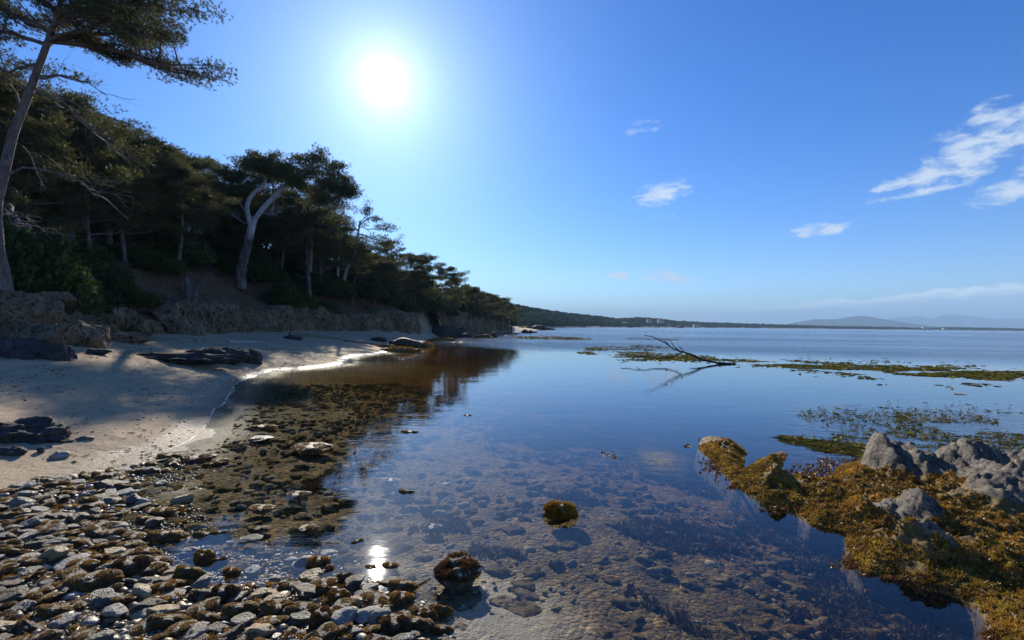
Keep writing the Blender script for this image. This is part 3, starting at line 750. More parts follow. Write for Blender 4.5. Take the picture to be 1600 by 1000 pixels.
def add_pad(W, FP, FN, c, pr, flat, dens, rng, root=None, tr=0.01):
    n = max(6, int(dens * (pr / 0.45) ** 2))
    u = rng.normal(size=(n, 3)); u /= np.linalg.norm(u, axis=1)[:, None]
    rr = rng.random((n, 1)) ** 0.5
    lump = 1 + 0.45 * fbm(u * 1.7 + c[None], 2, 5)[:, None]
    P = c + u * rr * lump * pr * np.array([1, 1, flat]) + np.array([0, 0, 0.12 * pr])
    FP.append(P); FN.append(u * np.array([0.8, 0.8, 0.5]) + np.array([0, 0, 0.7]))
    if root is not None:
        for k in range(4):
            e = P[rng.integers(n)]
            V, Fc = tube(bend(root * 0.35 + c * 0.65 if k else root, e, -0.03, rng, 3, 0.1), np.array([tr, tr * 0.7, tr * 0.4]), 3); W.add(V, Fc)

def pine_meshes(name, seed, H=8.0, lean=0.8, crown_lo=0.45, spread=2.6, limbs=15, dens=32, needle=(0.15, 0.024), nn=7, r0=0.16, flat=0.4, top=1.0):
    rng = np.random.default_rng(seed); W = Soup(); FP, FN = [], []
    az = rng.uniform(0, 6.28); t = np.linspace(0, 1, 12)
    tr = np.column_stack([lean * np.cos(az) * t ** 1.5 + 0.18 * np.sin(t * 5 + seed), lean * np.sin(az) * t ** 1.5 + 0.18 * np.cos(t * 4.2 + seed) - 0.18, H * 0.93 * t])
    tr[:, :2] -= tr[0, :2]; tr[0, 2] = -0.5
    V, Fc = tube(tr, r0 * (1 - 0.78 * t), 9, 0.2, rng); W.add(V, Fc)
    for k in range(limbs):
        u = crown_lo + (1 - crown_lo) * (k + 0.5 * rng.random()) / limbs
        i = u * 11; a = tr[int(i)] * (1 - i % 1) + tr[min(11, int(i) + 1)] * (i % 1)
        w = math.sin(min(1, (u - crown_lo) / (1 - crown_lo) * 0.8 + 0.28) * math.pi) ** 0.7
        ln = spread * (0.35 + 0.75 * w) * rng.uniform(0.65, 1.15)
        th = k * 2.4 + rng.uniform(-0.5, 0.5)
        b = a + np.array([math.cos(th) * ln, math.sin(th) * ln, ln * rng.uniform(0.15, 0.6) * (0.6 + 0.6 * u)])
        b[2] = min(b[2], H * (0.99 + 0.02 * rng.random()))
        grow_limb(W, FP, FN, a, b, 0.05 * (1.3 - u), rng, pad=0.58, sec=7, dens=dens, flat=flat, bare=.2)
    for _ in range(6):
        add_pad(W, FP, FN, tr[-1] + rng.normal(size=3) * np.array([0.8, 0.8, 0.16]), 0.62 * top, flat, dens, rng, tr[-2], 0.01)
    for k in range(4):                              # dead snags below the crown
        u = rng.uniform(0.2, crown_lo); a = tr[int(u * 11)]; th = rng.uniform(0, 6.28)
        grow_limb(W, None, None, a, a + np.array([math.cos(th), math.sin(th), rng.uniform(-0.1, 0.3)]) * rng.uniform(0.8, 1.8), 0.03, rng, dead=True, sec=3)
    P = np.concatenate(FP); N = np.concatenate(FN)
    V, Fc, C = tufts(P, N, nn, needle[0], needle[1], rng)
    return W.mesh(name + '_trunk', M_bark), make_mesh(name + '_crown', V, Fc, M_needle, C, False)
PINES = [pine_meshes('pine', 11, lean=0.9, crown_lo=.32, limbs=18), pine_meshes('pine', 12, lean=1.6, crown_lo=0.42, spread=2.9, limbs=14, flat=0.36),
         pine_meshes('pine', 13, lean=0.5, crown_lo=0.26, spread=2.3, limbs=18), pine_meshes('pine', 14, lean=1.2, crown_lo=0.38, spread=3.2, limbs=15, flat=0.36),
         pine_meshes('pine', 15, lean=0.7, crown_lo=0.28, spread=2.7, limbs=19, flat=0.5)]
def pine(x, y, h, v, rz, label, group, wide=1.0, z=None, bare_ok=True):
    r = empty('pine_tree', (x, y, H1(x, y) - 0.05 if z is None else z), rz); tag(r, label, 'tree', group); LASTROOT[0] = r
    s_ = h / 8.0; tm, cm = PINES[v]
    link('trunk', tm, r, scale=(s_ * wide, s_ * wide, s_)); link('crown', cm, r, scale=(s_ * wide, s_ * wide, s_))
    return r
def pine_px(px, Y, top, v, rz, label, group, wide=1.0):
    x = (px - 800) / F * Y; g = H1(x, Y)
    h = at(px, top, Y)[2] - g
    return pine(x, Y, max(2.5, h), v, rz, label, group, wide)

WOOD = []
def COL_LAST(): return LASTROOT[0]
LASTROOT = [None]
ORD = ['nearest', 'second nearest', 'third nearest', 'fourth nearest', 'fifth nearest', 'sixth nearest', 'seventh nearest', 'eighth nearest', 'ninth nearest', 'tenth nearest'] + [q + ' nearest' for q in 'eleventh twelfth thirteenth fourteenth fifteenth sixteenth seventeenth eighteenth nineteenth twentieth'.split()]
def rel_labels(items, marks, dirs):
    """a label of its own for each (object, x, y, phrase): its rank by distance from a landmark, on one side of it"""
    g = {}
    for o, x, y, ph in items:
        m = min(marks, key=lambda q: (q[0] - x) ** 2 + (q[1] - y) ** 2); dx, dy = x - m[0], y - m[1]
        d = (dirs[0] if dx > 0 else dirs[1]) if abs(dx) > abs(dy) else (dirs[2] if dy > 0 else dirs[3])
        g.setdefault((ph, m[2], d), []).append((dx * dx + dy * dy, o.name, o))
    for (ph, mk, d), L in g.items():
        L.sort(key=lambda q: q[:2])
        for i, q in enumerate(L): q[2]['label'] = f"{ph} {ORD[min(i, 19)]} {d} {mk}" if len(L) > 1 else f"{ph} just {d} {mk}"
GW = 'pines standing along the skyline of the wooded bank'
SKY = [(118, 21, 158, 4, 0.4, 1.0, 'tall dark pine whose bushy top shows below the leaning pine branches'),
       (172, 24, 186, 0, 1.9, 1.15, 'broad pine on the steep upper step of the skyline, next down from the leaning pine'),
       (215, 27, 204, 2, 3.0, 1.1, 'pine closing the steep upper step of the skyline'),
       (262, 29, 222, 3, 4.2, 1.0, 'round topped pine standing alone in its skyline dome before the notch'),
       (300, 33, 240, 4, 5.1, 0.95, 'pine filling the shoulder after the round skyline dome'),
       (332, 36, 254, 0, 0.8, 0.95, 'small topped pine in the skyline notch between dome and forked pine'),
       (362, 38, 262, 2, 2.2, 1.0, 'low pine right behind the dead top of the forked pale pine'),
       (432, 40, 262, 4, 5.5, 1.2, 'dense pine standing behind the fork of the pale trunked pine'),
       (478, 42, 285, 0, 1.1, 1.1, 'pine behind the thin crowned pine and the forked one'),
       (600, 50, 372, 2, 2.9, 0.95, 'dark rounded pine behind the layered pine, below its lowest branch'),
       (640, 56, 394, 3, 0.3, 1.05, 'spreading pine heading the lower row after the layered pine'),
       (662, 58, 398, 1, 3.6, 0.9, 'wind swept pine with open layered top in the middle of the lower row'),
       (690, 62, 413, 1, 5.6, 0.85, 'ragged pine with sky showing through it, end of the open row'),
       (712, 70, 432, 0, 2.0, 0.9, 'pine at the foot of the open row where the skyline flattens'),
       (738, 78, 447, 4, 4.0, 1.0, 'low round pine above the grey bluff'),
       (760, 88, 456, 2, 1.0, 1.1, 'pine just before the last tree of the headland'),
       (782, 96, 464, 4, 2.7, 1.2, 'broad pine topping the end of the headland'),
       (800, 103, 476, 2, 5.0, 1.1, 'last green pine of the headland, its crown falling to the water')]
for px, Y, top, v, rz, wide, lab in SKY: pine_px(px, Y, top, v, rz, lab, GW, wide)
rng = np.random.default_rng(21)
GI = 'pines packed inside the wood'
LI = ['dark pine crowded inside the shaded wood behind the cliff', 'mid height pine inside the headland wood above the bluffs']
prof_x = [-300, 0, 60, 120, 170, 230, 300, 350, 430, 520, 560, 620, 660, 700, 750, 800, 825]
prof_y = [30, 110, 140, 172, 205, 235, 262, 280, 295, 330, 372, 400, 418, 440, 464, 482, 500]
cand = []
for k in range(900):
    px = rng.uniform(-260, 812) if k % 2 else rng.uniform(480, 808); base = np.interp(px, [p for p, _ in CF[::-1]], [y for _, y in CF[::-1]])
    Y = base + rng.uniform(2.6, 15 + base * 0.2) ** 1.0
    cand.append((px, Y))
placed = []
for px, Y in cand:
    x = (px - 800) / F * Y
    if 280 < px < 470 and Y < 34: continue
    if px < 280 and Y < np.interp(px, [0, 280], [16, 25]): continue
    if any((x - a) ** 2 + (Y - b) ** 2 < (1.7 + 0.010 * Y) ** 2 for a, b in placed): continue
    g = H1(x, Y); topz = at(px, np.interp(px, prof_x, prof_y) + rng.uniform(6, 34), Y)[2]
    h = min(topz - g, 9.5)
    if h < 2.0: continue
    placed.append((x, Y))
    pine(x, Y, h, int(rng.integers(5)), rng.uniform(0, 6.28), '', 'pines filling the wood' if px < 600 else 'pines filling the headland wood', rng.uniform(0.85, 1.15)); WOOD.append((COL_LAST(), x, Y, 'dark crowded pine' if px < 600 else 'bushy headland pine'))
    if len(placed) >= 230: break
TM = [((px - 800) / F * Y, Y, n) for px, Y, n in [(10, 13.2, 'the great leaning pine'), (172, 24, 'the broad upper skyline pine'), (262, 29, 'the round domed skyline pine'), (332, 36, 'the pine in the skyline notch'), (385, 31, 'the forked pale pine'), (478, 42, 'the thin crowned pine'), (560, 43, 'the layered pine'), (640, 56, 'the spreading lower pine'), (690, 62, 'the ragged open pine'), (738, 78, 'the low round pine over the bluff'), (800, 103, 'the last headland pine')]]
rel_labels(WOOD, TM, ('to seaward of', 'to landward of', 'behind', 'in front of'))
BUSH = []

# ---- the great leaning pine over the beach
rng = np.random.default_rng(99)
def LP(px, py, dy=0.0): return at(px, py, 13.2 + dy)
W_ = Soup(); FP, FN = [], []
tp = smooth_line([LP(10, 470, .3), LP(4, 425, .2), LP(-4, 380), LP(-6, 320), LP(8, 262), LP(22, 205), LP(44, 150), LP(62, 100), LP(80, 52), LP(92, 15), LP(104, -30), LP(112, -80)], 30)
V, Fc = tube(tp, np.interp(np.linspace(0, 1, 30), [0, .12, .5, 1], [0.20, 0.15, 0.10, 0.04]), 14, 0.10, rng); W_.add(V, Fc)
def limb(p0, p1, r, dead=False, sec=7, pad=0.36, dens=34, flat=0.34, dy0=0, dy1=0, bare=0.3, sag=0.05):
    grow_limb(W_, FP, FN, LP(*p0, dy0), LP(*p1, dy1), r, rng, pad=pad, sec=sec, dens=dens, flat=flat, bare=bare, dead=dead, sag=sag)
# spreading green limbs: (from pixel, to pixel, radius, depth offset of the end)
for a_, b_, r, d1, sec in [((78, 62), (298, 118), .085, -.3, 11), ((78, 66), (262, 122), .05, 1.0, 9), ((80, 58), (262, 60), .06, .8, 9), ((84, 40), (240, 8), .07, .2, 9), ((84, 40), (262, 40), .05, -1.0, 9),
                           ((86, 32), (200, -20), .06, -.8, 8), ((78, 64), (200, 60), .05, -1.6, 8), ((90, 20), (280, -10), .06, .9, 9), ((98, -5), (180, -70), .06, .2, 7), ((98, -5), (250, -60), .06, -.4, 9),
                           ((80, 50), (-40, 5), .07, .2, 8), ((74, 70), (-60, 50), .06, -.6, 8), ((88, 25), (10, -40), .06, .5, 7), ((104, -30), (60, -100), .05, 0, 6), ((106, -50), (150, -120), .05, .4, 6), ((72, 75), (150, 30), .05, 1.6, 7),
                           ((76, 70), (20, 20), .05, 1.8, 7), ((80, 55), (130, 10), .05, -1.8, 7), ((62, 100), (-20, 130), .05, .5, 6), ((92, 15), (-30, -30), .06, -1.2, 7), ((82, 60), (180, 95), .05, .5, 7)]:
    limb(a_, b_, r, dy1=d1, sec=sec + 2, bare=0.24, pad=.48, dens=70)
for a_, b_, r, d1 in [((60, 118), (130, 128), .035, .3), ((40, 140), (-10, 120), .04, -.3)]: limb(a_, b_, r, dy1=d1, sec=5, pad=.22, dens=20)
# bare and drooping limbs
for a_, b_, r, d1, sg in [((58, 122), (170, 155), .03, -.2, .12), ((55, 138), (172, 240), .035, .2, .06), ((48, 150), (190, 262), .03, -.5, .05), ((15, 272), (205, 345), .035, -.3, .16), ((12, 320), (42, 352), .06, -.6, 0),
                          ((6, 335), (48, 360), .05, -.7, 0), ((20, 215), (70, 300), .02, .3, .1), ((30, 165), (-20, 60), .03, .1, .1), ((40, 150), (10, 230), .02, -.2, .1)]:
    limb(a_, b_, r, dead=True, sec=6, dy1=d1, sag=sg, bare=.35)
for a_, b_, r, d1 in [((90, 150), (225, 215), .02, .6), ((60, 170), (160, 205), .02, .2)]: limb(a_, b_, r, dy1=d1, sec=5, pad=.26, dens=16, flat=.5)
P = np.concatenate(FP); N = np.concatenate(FN)
V, Fc, C = tufts(P, N, 12, 0.085, 0.012, rng, 0.8)
base = tp[0].copy(); base[2] = LP(10, 470)[2]
lt = empty('leaning_pine', base); tag(lt, 'great pine leaning out over the beach from the boulders, grey trunk and long layered branches', 'tree')
me = W_.mesh('trunk', M_bark); me.transform(Matrix.Translation(-Vector(base))); link('trunk', me, lt)
me = make_mesh('crown', V, Fc, M_needle, C, False); me.transform(Matrix.Translation(-Vector(base))); link('crown', me, lt)

def special_pine(name, label, Yd, trunks, limbs_, pads_, bark, dens=26, pad=.5, nn=7, needle=(0.15, 0.022), seed=1, flat=.42):
    rng = np.random.default_rng(seed); W_ = Soup(); FP, FN = [], []
    Q = lambda px, py, dy=0: at(px, py, Yd + dy)
    for pts, r0, r1 in trunks:
        p = smooth_line([Q(*a) for a in pts], 8 * len(pts))
        V, Fc = tube(p, np.linspace(r0, r1, len(p)), 10, 0.18, rng); W_.add(V, Fc)
    for a, b, r, d1, dead in limbs_:
        grow_limb(W_, FP, FN, Q(*a), Q(b[0], b[1], d1), r, rng, pad=pad, sec=6, dens=dens, flat=flat, dead=dead)
    for px, py, dy, pr, dn in pads_:
        c = Q(px, py, dy); add_pad(W_, FP, FN, c, pr, flat, dn, rng, None)
    P = np.concatenate(FP); N = np.concatenate(FN); V, Fc, C = tufts(P, N, nn, needle[0], needle[1], rng)
    b = Q(*trunks[0][0][0]); r = empty(name, b); tag(r, label, 'tree')
    me = W_.mesh('trunk', bark); me.transform(Matrix.Translation(-Vector(b))); link('trunk', me, r)
    me = make_mesh('crown', V, Fc, M_needle, C, False); me.transform(Matrix.Translation(-Vector(b))); link('crown', me, r)
def m_forkbark(t, out):
    z = t.add('ShaderNodeSeparateXYZ', {0: obj_vec(t)}).outputs[2]
    S = t.scale(obj_vec(t), (1, 1, 0.3)); n = t.noise(S, 5, 6, 0.7)
    lo = t.mix(t.mapr(n, .4, .6), (0.055, 0.045, 0.042, 1), (0.17, 0.145, 0.13, 1)); hi = t.mix(t.mapr(n, .35, .65), (0.33, 0.32, 0.32, 1), (0.62, 0.60, 0.59, 1))
    finish(t, out, t.mix(t.mapr(t.math('ADD', z, n), 3.6, 4.6), lo, hi), 0.85, n, 0.05, 0.8, 0.2)
M_fork = mat('forked pine bark', m_forkbark)
rng2 = np.random.default_rng(4)
pads = []
for _ in range(170):                                           # the crown follows the wind: thick to the seaward side
    u = rng2.random()
    px = 385 + 165 * u; topc = np.interp(px, [385, 410, 440, 470, 500, 530, 550], [240, 238, 244, 234, 230, 255, 290]); botc = np.interp(px, [385, 410, 440, 470, 500, 530, 550], [265, 272, 280, 300, 322, 320, 302])
    pads.append((px, rng2.uniform(topc + 10, botc), rng2.uniform(-2.0, 1.6), rng2.uniform(.5, .9), 34))
special_pine('forked_pine', 'pine on the earth bank with bleached forked trunk and dense windswept crown', 31.0,
             [([(376, 452), (377, 420), (386, 385), (394, 352)], .36, .23), ([(392, 356), (386, 322), (398, 300), (413, 290), (414, 266), (408, 250)], .16, .06),
              ([(394, 356), (400, 340), (424, 312), (446, 290), (466, 275), (500, 258)], .19, .08), ([(458, 278), (448, 262), (455, 255), (478, 256)], .10, .05), ([(466, 276), (490, 276), (500, 288), (512, 292)], .08, .04)],
             [((398, 340), (372, 312), .03, -.5, True), ((404, 332), (440, 330), .03, -.5, True), ((410, 296), (440, 268), .03, .3, True), ((394, 352), (364, 330), .03, .5, True), ((430, 306), (425, 340), .03, -.5, True),
              ((500, 258), (550, 292), .07, 0, False), ((500, 258), (535, 262), .06, .8, False), ((478, 268), (505, 240), .06, -.5, False), ((408, 250), (396, 242), .05, 0, False), ((410, 255), (430, 244), .05, .6, False), ((470, 274), (480, 320), .05, 1.2, False),
              ((490, 262), (520, 312), .06, -.7, False)], pads, M_fork, seed=8)
pads = []
for _ in range(30): pads.append((rng2.uniform(470, 535), rng2.uniform(312, 348), rng2.uniform(-1.5, 1.5), rng2.uniform(.3, .5), 14))
special_pine('thin_crowned_pine', 'thin crowned pine with dark forking stem seen against the sky below the windswept crown', 36.0,
             [([(484, 425), (486, 390), (488, 345), (497, 325), (515, 305)], .17, .05), ([(488, 350), (478, 330), (470, 318)], .08, .04), ([(488, 345), (510, 330), (530, 322)], .07, .03)],
             [((488, 350), (530, 350), .05, -.5, False), ((486, 355), (455, 345), .05, .5, False), ((497, 325), (525, 305), .04, .5, False), ((488, 370), (540, 345), .05, .2, False)], pads, M_bark, dens=13, pad=.36, seed=9)
pads = []
for x_, y_, n_ in [(545, 328, 10), (570, 332, 10), (590, 345, 8), (608, 357, 6), (560, 350, 8), (590, 372, 8), (612, 382, 6), (548, 362, 6), (578, 388, 6), (530, 345, 6), (565, 378, 7)]:
    for _ in range(n_): pads.append((x_ + rng2.normal() * 8, y_ + rng2.normal() * 3, rng2.uniform(-1.4, 1.4), rng2.uniform(.35, .6), 20))
special_pine('layered_pine', 'layered pine with slender pale curved trunk and flat branch tiers reaching out to sea', 42.0,
             [([(538, 440), (541, 422), (550, 405), (557, 385), (560, 362), (563, 345)], .16, .07), ([(560, 362), (550, 350), (545, 340)], .06, .03), ([(562, 352), (578, 340), (590, 340)], .06, .03)],
             [((560, 365), (622, 378), .06, 0, False), ((560, 375), (614, 388), .05, .4, False), ((562, 355), (608, 356), .05, -.5, False), ((560, 360), (535, 350), .05, .5, False), ((560, 382), (600, 384), .03, -.6, True), ((563, 350), (575, 325), .05, 0, False)],
             pads, M_bark_pale, dens=18, pad=.45, seed=10)
special_pine('slender_pine', 'slender upright pine with thin pale stem beside the layered pine', 41.0,
             [([(529, 450), (528, 420), (530, 390), (529, 360), (533, 342)], .12, .05)],
             [((529, 372), (515, 352), .04, .4, False), ((529, 365), (545, 358), .04, -.4, False), ((530, 350), (522, 338), .04, .2, False), ((528, 410), (500, 428), .03, -.3, True), ((528, 420), (548, 415), .03, .3, True)],
             [(531 + rng2.normal() * 9, 350 + rng2.normal() * 8, rng2.uniform(-.8, .8), .4, 14) for _ in range(16)], M_bark_pale, dens=16, pad=.4, seed=12)

# ---- shrubs of the undergrowth: broad small leaves on fine stems
def shrub_mesh(seed, n=2600, leaf=0.075, stems=9, R=(1.0, 1.0, 0.75)):
    rng = np.random.default_rng(seed); W = Soup()
    u = rng.normal(size=(n, 3)); u /= np.linalg.norm(u, axis=1)[:, None]; u[:, 2] = np.abs(u[:, 2])
    lump = 1 + 0.5 * fbm(u * 2.1, 3, seed)[:, None]
    P = u * (rng.random((n, 1)) ** 0.35) * lump * np.array(R) + np.array([0, 0, 0.05])
    for k in range(stems):
        e = P[rng.integers(n)]; V, Fc = tube(bend(np.array([0, 0, -0.2]) + rng.normal(size=3) * 0.1 * np.array([1, 1, 0]), e, 0.05, rng, 5), np.linspace(0.03, 0.008, 5), 4); W.add(V, Fc)
    V, Fc, C = tufts(P, u + np.array([0, 0, 0.4]), 4, leaf * 1.5, leaf, rng, 0.9)
    return W.mesh('shrub_stems', M_dry), make_mesh('shrub_leaves', V, Fc, M_shrub, C, False)
SHR = [shrub_mesh(31, 5200, .05), shrub_mesh(32, 5600, 0.045, R=(1.2, 1.0, 0.6)), shrub_mesh(33, 5200, 0.055, R=(0.9, 0.9, 1.0))]
def shrub(x, y, r, v, rz, label, group, h=1.0, name='shrub'):
    e = empty(name, (x, y, H1(x, y) - 0.1), rz); tag(e, label, 'shrub', group); LASTROOT[0] = e
    link('stem', SHR[v][0], e, scale=(r, r, r * h)); link('foliage', SHR[v][1], e, scale=(r, r, r * h))
GS = 'shrubs in front of the wood'
for px, Y, r, h, v, lab in [(112, 18.6, 1.7, 1.0, 0, 'large glossy green shrub catching the light below the drooping bare branches'),
                            (165, 20.2, 1.2, 1.3, 2, 'bright green bushy shrub with upright top in the gap of the dark wood'),
                            (190, 20.6, 1.3, 0.8, 1, 'dark mounded shrub spilling down over the litter slope'),
                            (235, 24.5, 1.6, 0.7, 0, 'long dark shrub mound ending beside the tree stump'),
                            (60, 16.5, 1.7, 1.1, 1, 'deep green shrub behind the tan boulders'),
                            (20, 15.0, 2.0, 1.4, 2, 'tall shrub tight behind the trunk of the leaning pine'),
                            (445, 33.5, 1.5, 1.1, 2, 'leafy green shrub on the cliff top next to the forked pine'),
                            (468, 35.0, 1.4, 1.0, 0, 'green shrub hanging over the cliff edge below the thin crowned pine'),
                            (500, 38, 1.3, .9, 1, 'grey green shrub on the cliff top between the two slender pines'),
                            (605, 47, 1.7, 1.1, 0, 'yellowish green shrub on the edge where the cliff turns'),
                            (660, 59.5, 2.8, 1.2, 1, 'dark rounded shrub overhanging the inner beach past the cliff'),
                            (690, 66, 2.6, 1.0, 2, 'shrub on top of the first headland bluff')]:
    shrub((px - 800) / F * Y, Y, r, v, px * 0.7, lab, GS, h)
rng = np.random.default_rng(77); placed2 = []
for _ in range(420):
    px = rng.uniform(-200, 815); base = np.interp(px, [p for p, _ in CF[::-1]], [y for _, y in CF[::-1]])
    Y = base + (rng.uniform(4.0, 15) if px > 480 else rng.uniform(4.5, 18))
    x = (px - 800) / F * Y
    if 280 < px < 440 and Y < 34.5: continue
    if px < 280 and Y < np.interp(px, [0, 280], [17.5, 25.5]): continue
    r = rng.uniform(1.1, 2.2) * (1 + 0.007 * Y)
    if any((x - a) ** 2 + (Y - b) ** 2 < (1.5 + 0.01 * Y) ** 2 for a, b in placed2): continue
    placed2.append((x, Y))
    shrub(x, Y, r, int(rng.integers(3)), rng.uniform(0, 6), 'dark evergreen shrub in the undergrowth of the wood' if px < 480 else 'mixed green shrub under the pines along the cliff edge',
          'undergrowth of the wood' if px < 480 else 'undergrowth along the cliff edge', rng.uniform(.7, 1.1))
    BUSH.append((LASTROOT[0], x, Y, 'dark evergreen shrub' if px < 480 else 'green edge shrub'))
    if len(placed2) > 170: break
rel_labels(BUSH, TM, ('to seaward of', 'to landward of', 'behind', 'in front of'))
# ================================================================== rocks, stones and weed
def rock_verts(seed, sub=3, sc=(1, 1, 0.6), facets=7, rough=0.22, fine=0.05, cut=(0.62, 0.95)):
    rng = np.random.default_rng(seed); V, Fc = ICO[sub]; V = V.copy()
    n = rng.normal(size=(facets, 3)); n /= np.linalg.norm(n, axis=1)[:, None]
    for k in range(facets):
        h = rng.uniform(*cut); d = V @ n[k]; over = np.maximum(d - h, 0); V = V - over[:, None] * n[k] * 0.92
    L = V / (np.linalg.norm(V, axis=1)[:, None] + 1e-9)
    V = V * (1 + rough * fbm(L * 1.3 + seed, 2, seed)[:, None]) + L * (fine * 1.3 * fbm(V * 2.1 + seed, 3, seed + 8, ridged=True))[:, None] + L * (fine * fbm(V * 5 + seed, 3, seed + 4))[:, None]
    return V * np.array(sc), Fc
def rock_mesh(name, seed, m, **k):
    V, Fc = rock_verts(seed, **k); return make_mesh(name, V, Fc, m, np.ones((len(V), 3)), True)
def weed_mesh(name, V, m, rng, n=260, ln=0.20, wd=0.07, zmin=-0.35, nn=5, spread=0.9, Fc=None):
    """frilly weed growing on the surface points V of a stone"""
    hm = np.abs(V[:, 2]).max(); Ff = ICO[{42: 2, 162: 3, 642: 4, 2562: 5, 10242: 6}[len(V)]][1] if Fc is None else Fc
    Ff = Ff[(V[Ff][:, :, 2].mean(1) > zmin * hm)]
    A_ = V[Ff]; ar = np.linalg.norm(np.cross(A_[:, 1] - A_[:, 0], A_[:, 2] - A_[:, 0]), axis=1); f = rng.choice(len(Ff), n, p=ar / ar.sum())
    b_ = rng.dirichlet((1, 1, 1), n); P = (A_[f] * b_[..., None]).sum(1)
    cl = fbm(P / np.abs(V).max() * 3.2 + 5, 2, 7); P = P[cl > -0.14]; N = P / (np.linalg.norm(P, axis=1)[:, None] + 1e-9)
    N = N + np.array([0, 0, .3])
    # frill: little crossed leaves, thicker than needles
    V2, F2, C2 = tufts(P * 0.97, N, nn, ln, wd, rng, spread)
    return make_mesh(name, V2, F2, m, C2, False)
def bigrock(name, px, py, w, h, label, m, seed, rz=0.0, depth=0.8, zg=None, Y=None, group=None, sub=5, weed=0, cat='rock', **k):
    """a rock whose foot shows at pixel px,py, w wide and h high in photograph pixels"""
    if Y is None:
        if zg is None: p = hit(px, py); z = p[2]; p = p[:2]
        else: z = zg; p = onz(px, py, z)
        Y = p[1]
    else:
        p = np.array([(px - 800) / F * Y, Y]); z = H1(*p)
    W_ = w * Y / F; Hh = h * Y / F
    kk = dict(sub=sub, sc=(W_ / 2, W_ / 2 * depth, Hh * 0.75), rough=0.3, fine=0.10, facets=9); kk.update(k)
    V, Fc = rock_verts(seed, **kk)
    o = link(name, make_mesh(name, V, Fc, m, np.ones((len(V), 3))), None, (p[0], p[1] + W_ / 2 * depth * 0.75, z + Hh * 0.28), (0, 0, rz))
    tag(o, label, cat, group)
    if weed:
        rg = np.random.default_rng(seed); s_ = 1 / max(W_, .3)
        link('weed', weed_mesh('weed', V, M_weed, rg, int(weed), 0.035, 0.018), o)
    return o
# the boulder group under the leaning pine
GB = 'boulders under the leaning pine'
def crag(name, px0, px1, y_top, y_bot, Y, label, m, seed, dep=1.2, rz=0.0, group=GB, **k):
    a = at(px0, y_bot, Y); b = at(px1, y_top, Y)
    w = b[0] - a[0]; h = b[2] - a[2]
    kk = dict(sub=6 if px1 < 115 else 5, sc=(w / 2 * 1.06, dep * w / 2, h / 2 * 1.1), rough=0.16, fine=0.07, facets=12, cut=(0.66, 0.9)); kk.update(k)
    V, Fc = rock_verts(seed, **kk)
    c = (a + b) / 2
    o = link(name, make_mesh(name, V, Fc, m, np.ones((len(V), 3))), None, (c[0], Y + dep * w * 0.3, c[2]), (0, 0, rz)); tag(o, label, 'rock', group); return o
crag('boulder', -60, 45, 448, 548, 11.8, 'big smooth rounded tan boulder at the foot of the leaning pine', M_tan, 4, .9)
crag('boulder', 46, 66, 472, 500, 12.0, 'small squarish light boulder wedged beside the big round tan one', M_tan, 15, 1.2)
crag('boulder', 64, 88, 470, 505, 12.3, 'tan block under the root ledge, end of the upper boulder row', M_tan, 26, 1.2)
crag('boulder', 30, 98, 452, 478, 13.4, 'slanting root covered slab sloping down from the pine base', M_tan, 37, 1.0, cut=(.5, .8))
crag('boulder', 15, 50, 508, 545, 11.2, 'broken brown block directly below the big round boulder', M_tan, 48, 1.0)
crag('boulder', 40, 82, 508, 552, 11.3, 'cracked brown wedge rock in the middle of the boulder group', M_tan, 59, 1.0)
crag('boulder', 76, 150, 505, 560, 13.0, 'low shaded rock shelf reaching from boulders towards the beach', M_cliff, 60, 1.0)
crag('boulder', -40, 62, 536, 590, 10.6, 'large dark jagged rock resting on the sand, white lit edges', M_dark, 71, .9, fine=.16)
crag('boulder', 55, 98, 538, 583, 10.9, 'dark angular rock leaning on the large jagged one', M_dark, 82, 1.0, fine=.14)
crag('boulder', 88, 112, 544, 575, 11.2, 'small dark outermost rock of the jagged group on the sand', M_dark, 93, 1.0)
GL = 'rocks at the foot of the shaded cliff'
for i, (a, b, t_, bt, Y, lab) in enumerate([(100, 155, 500, 525, 16.0, 'brown humped rock between boulders and litter slope'), (150, 200, 483, 522, 17.6, 'tall ribbed rock buttress standing out of the litter slope'), (196, 240, 499, 524, 18.0, 'rounded brown rock at the back corner of the beach'),
                                            (232, 275, 490, 515, 21.0, 'shadowed rock filling the corner where the cliff begins'), (90, 150, 520, 545, 14.2, 'low shadowed rock rib at the back of the beach sand'), (150, 210, 520, 538, 15.5, 'flat grey rock step half buried in sand below the buttress')]):
    crag('rock', a, b, t_, bt, Y, lab, M_cliff, 200 + i * 7, 1.0, group=GL, fine=.12)
# ledges and rocks on the beach
bigrock('rock_ledge', 262, 566, 150, 11, 'long low dark rock ledge lying across the upper beach', M_dark, 301, 0.05, .42, fine=.34, facets=14)
bigrock('rock_ledge', 330, 566, 74, 20, 'higher dark rock at the seaward end of the long beach ledge', M_dark, 302, 0.2, .5, fine=.34)
bigrock('beach_rock', 380, 567, 44, 22, 'rounded dark rock just past the end of the beach ledge', M_dark, 303, 0, .6, fine=.12)
bigrock('beach_rock', 146, 553, 38, 8, 'small dark brown slab lying flat behind the beach ledge', M_dark, 304, 0, .5)
bigrock('beach_rock', 6, 692, 112, 32, 'wide black rock sunk in the sand, leafy light on its crest', M_dark, 305, 0.1, .6, fine=.24, facets=14)
bigrock('beach_rock', 84, 688, 32, 20, 'small blue black rock touching the seaward end of the wide black one', M_dark, 306, 0, .7)
bigrock('beach_rock', 10, 713, 40, 11, 'low grey rock in the sand in front of the wide black one', M_dark, 307, 0, .6)
bigrock('beach_rock', 60, 708, 11, 9, 'fist sized dark stone alone on the sand', M_dark, 308, 0, .8, sub=3)
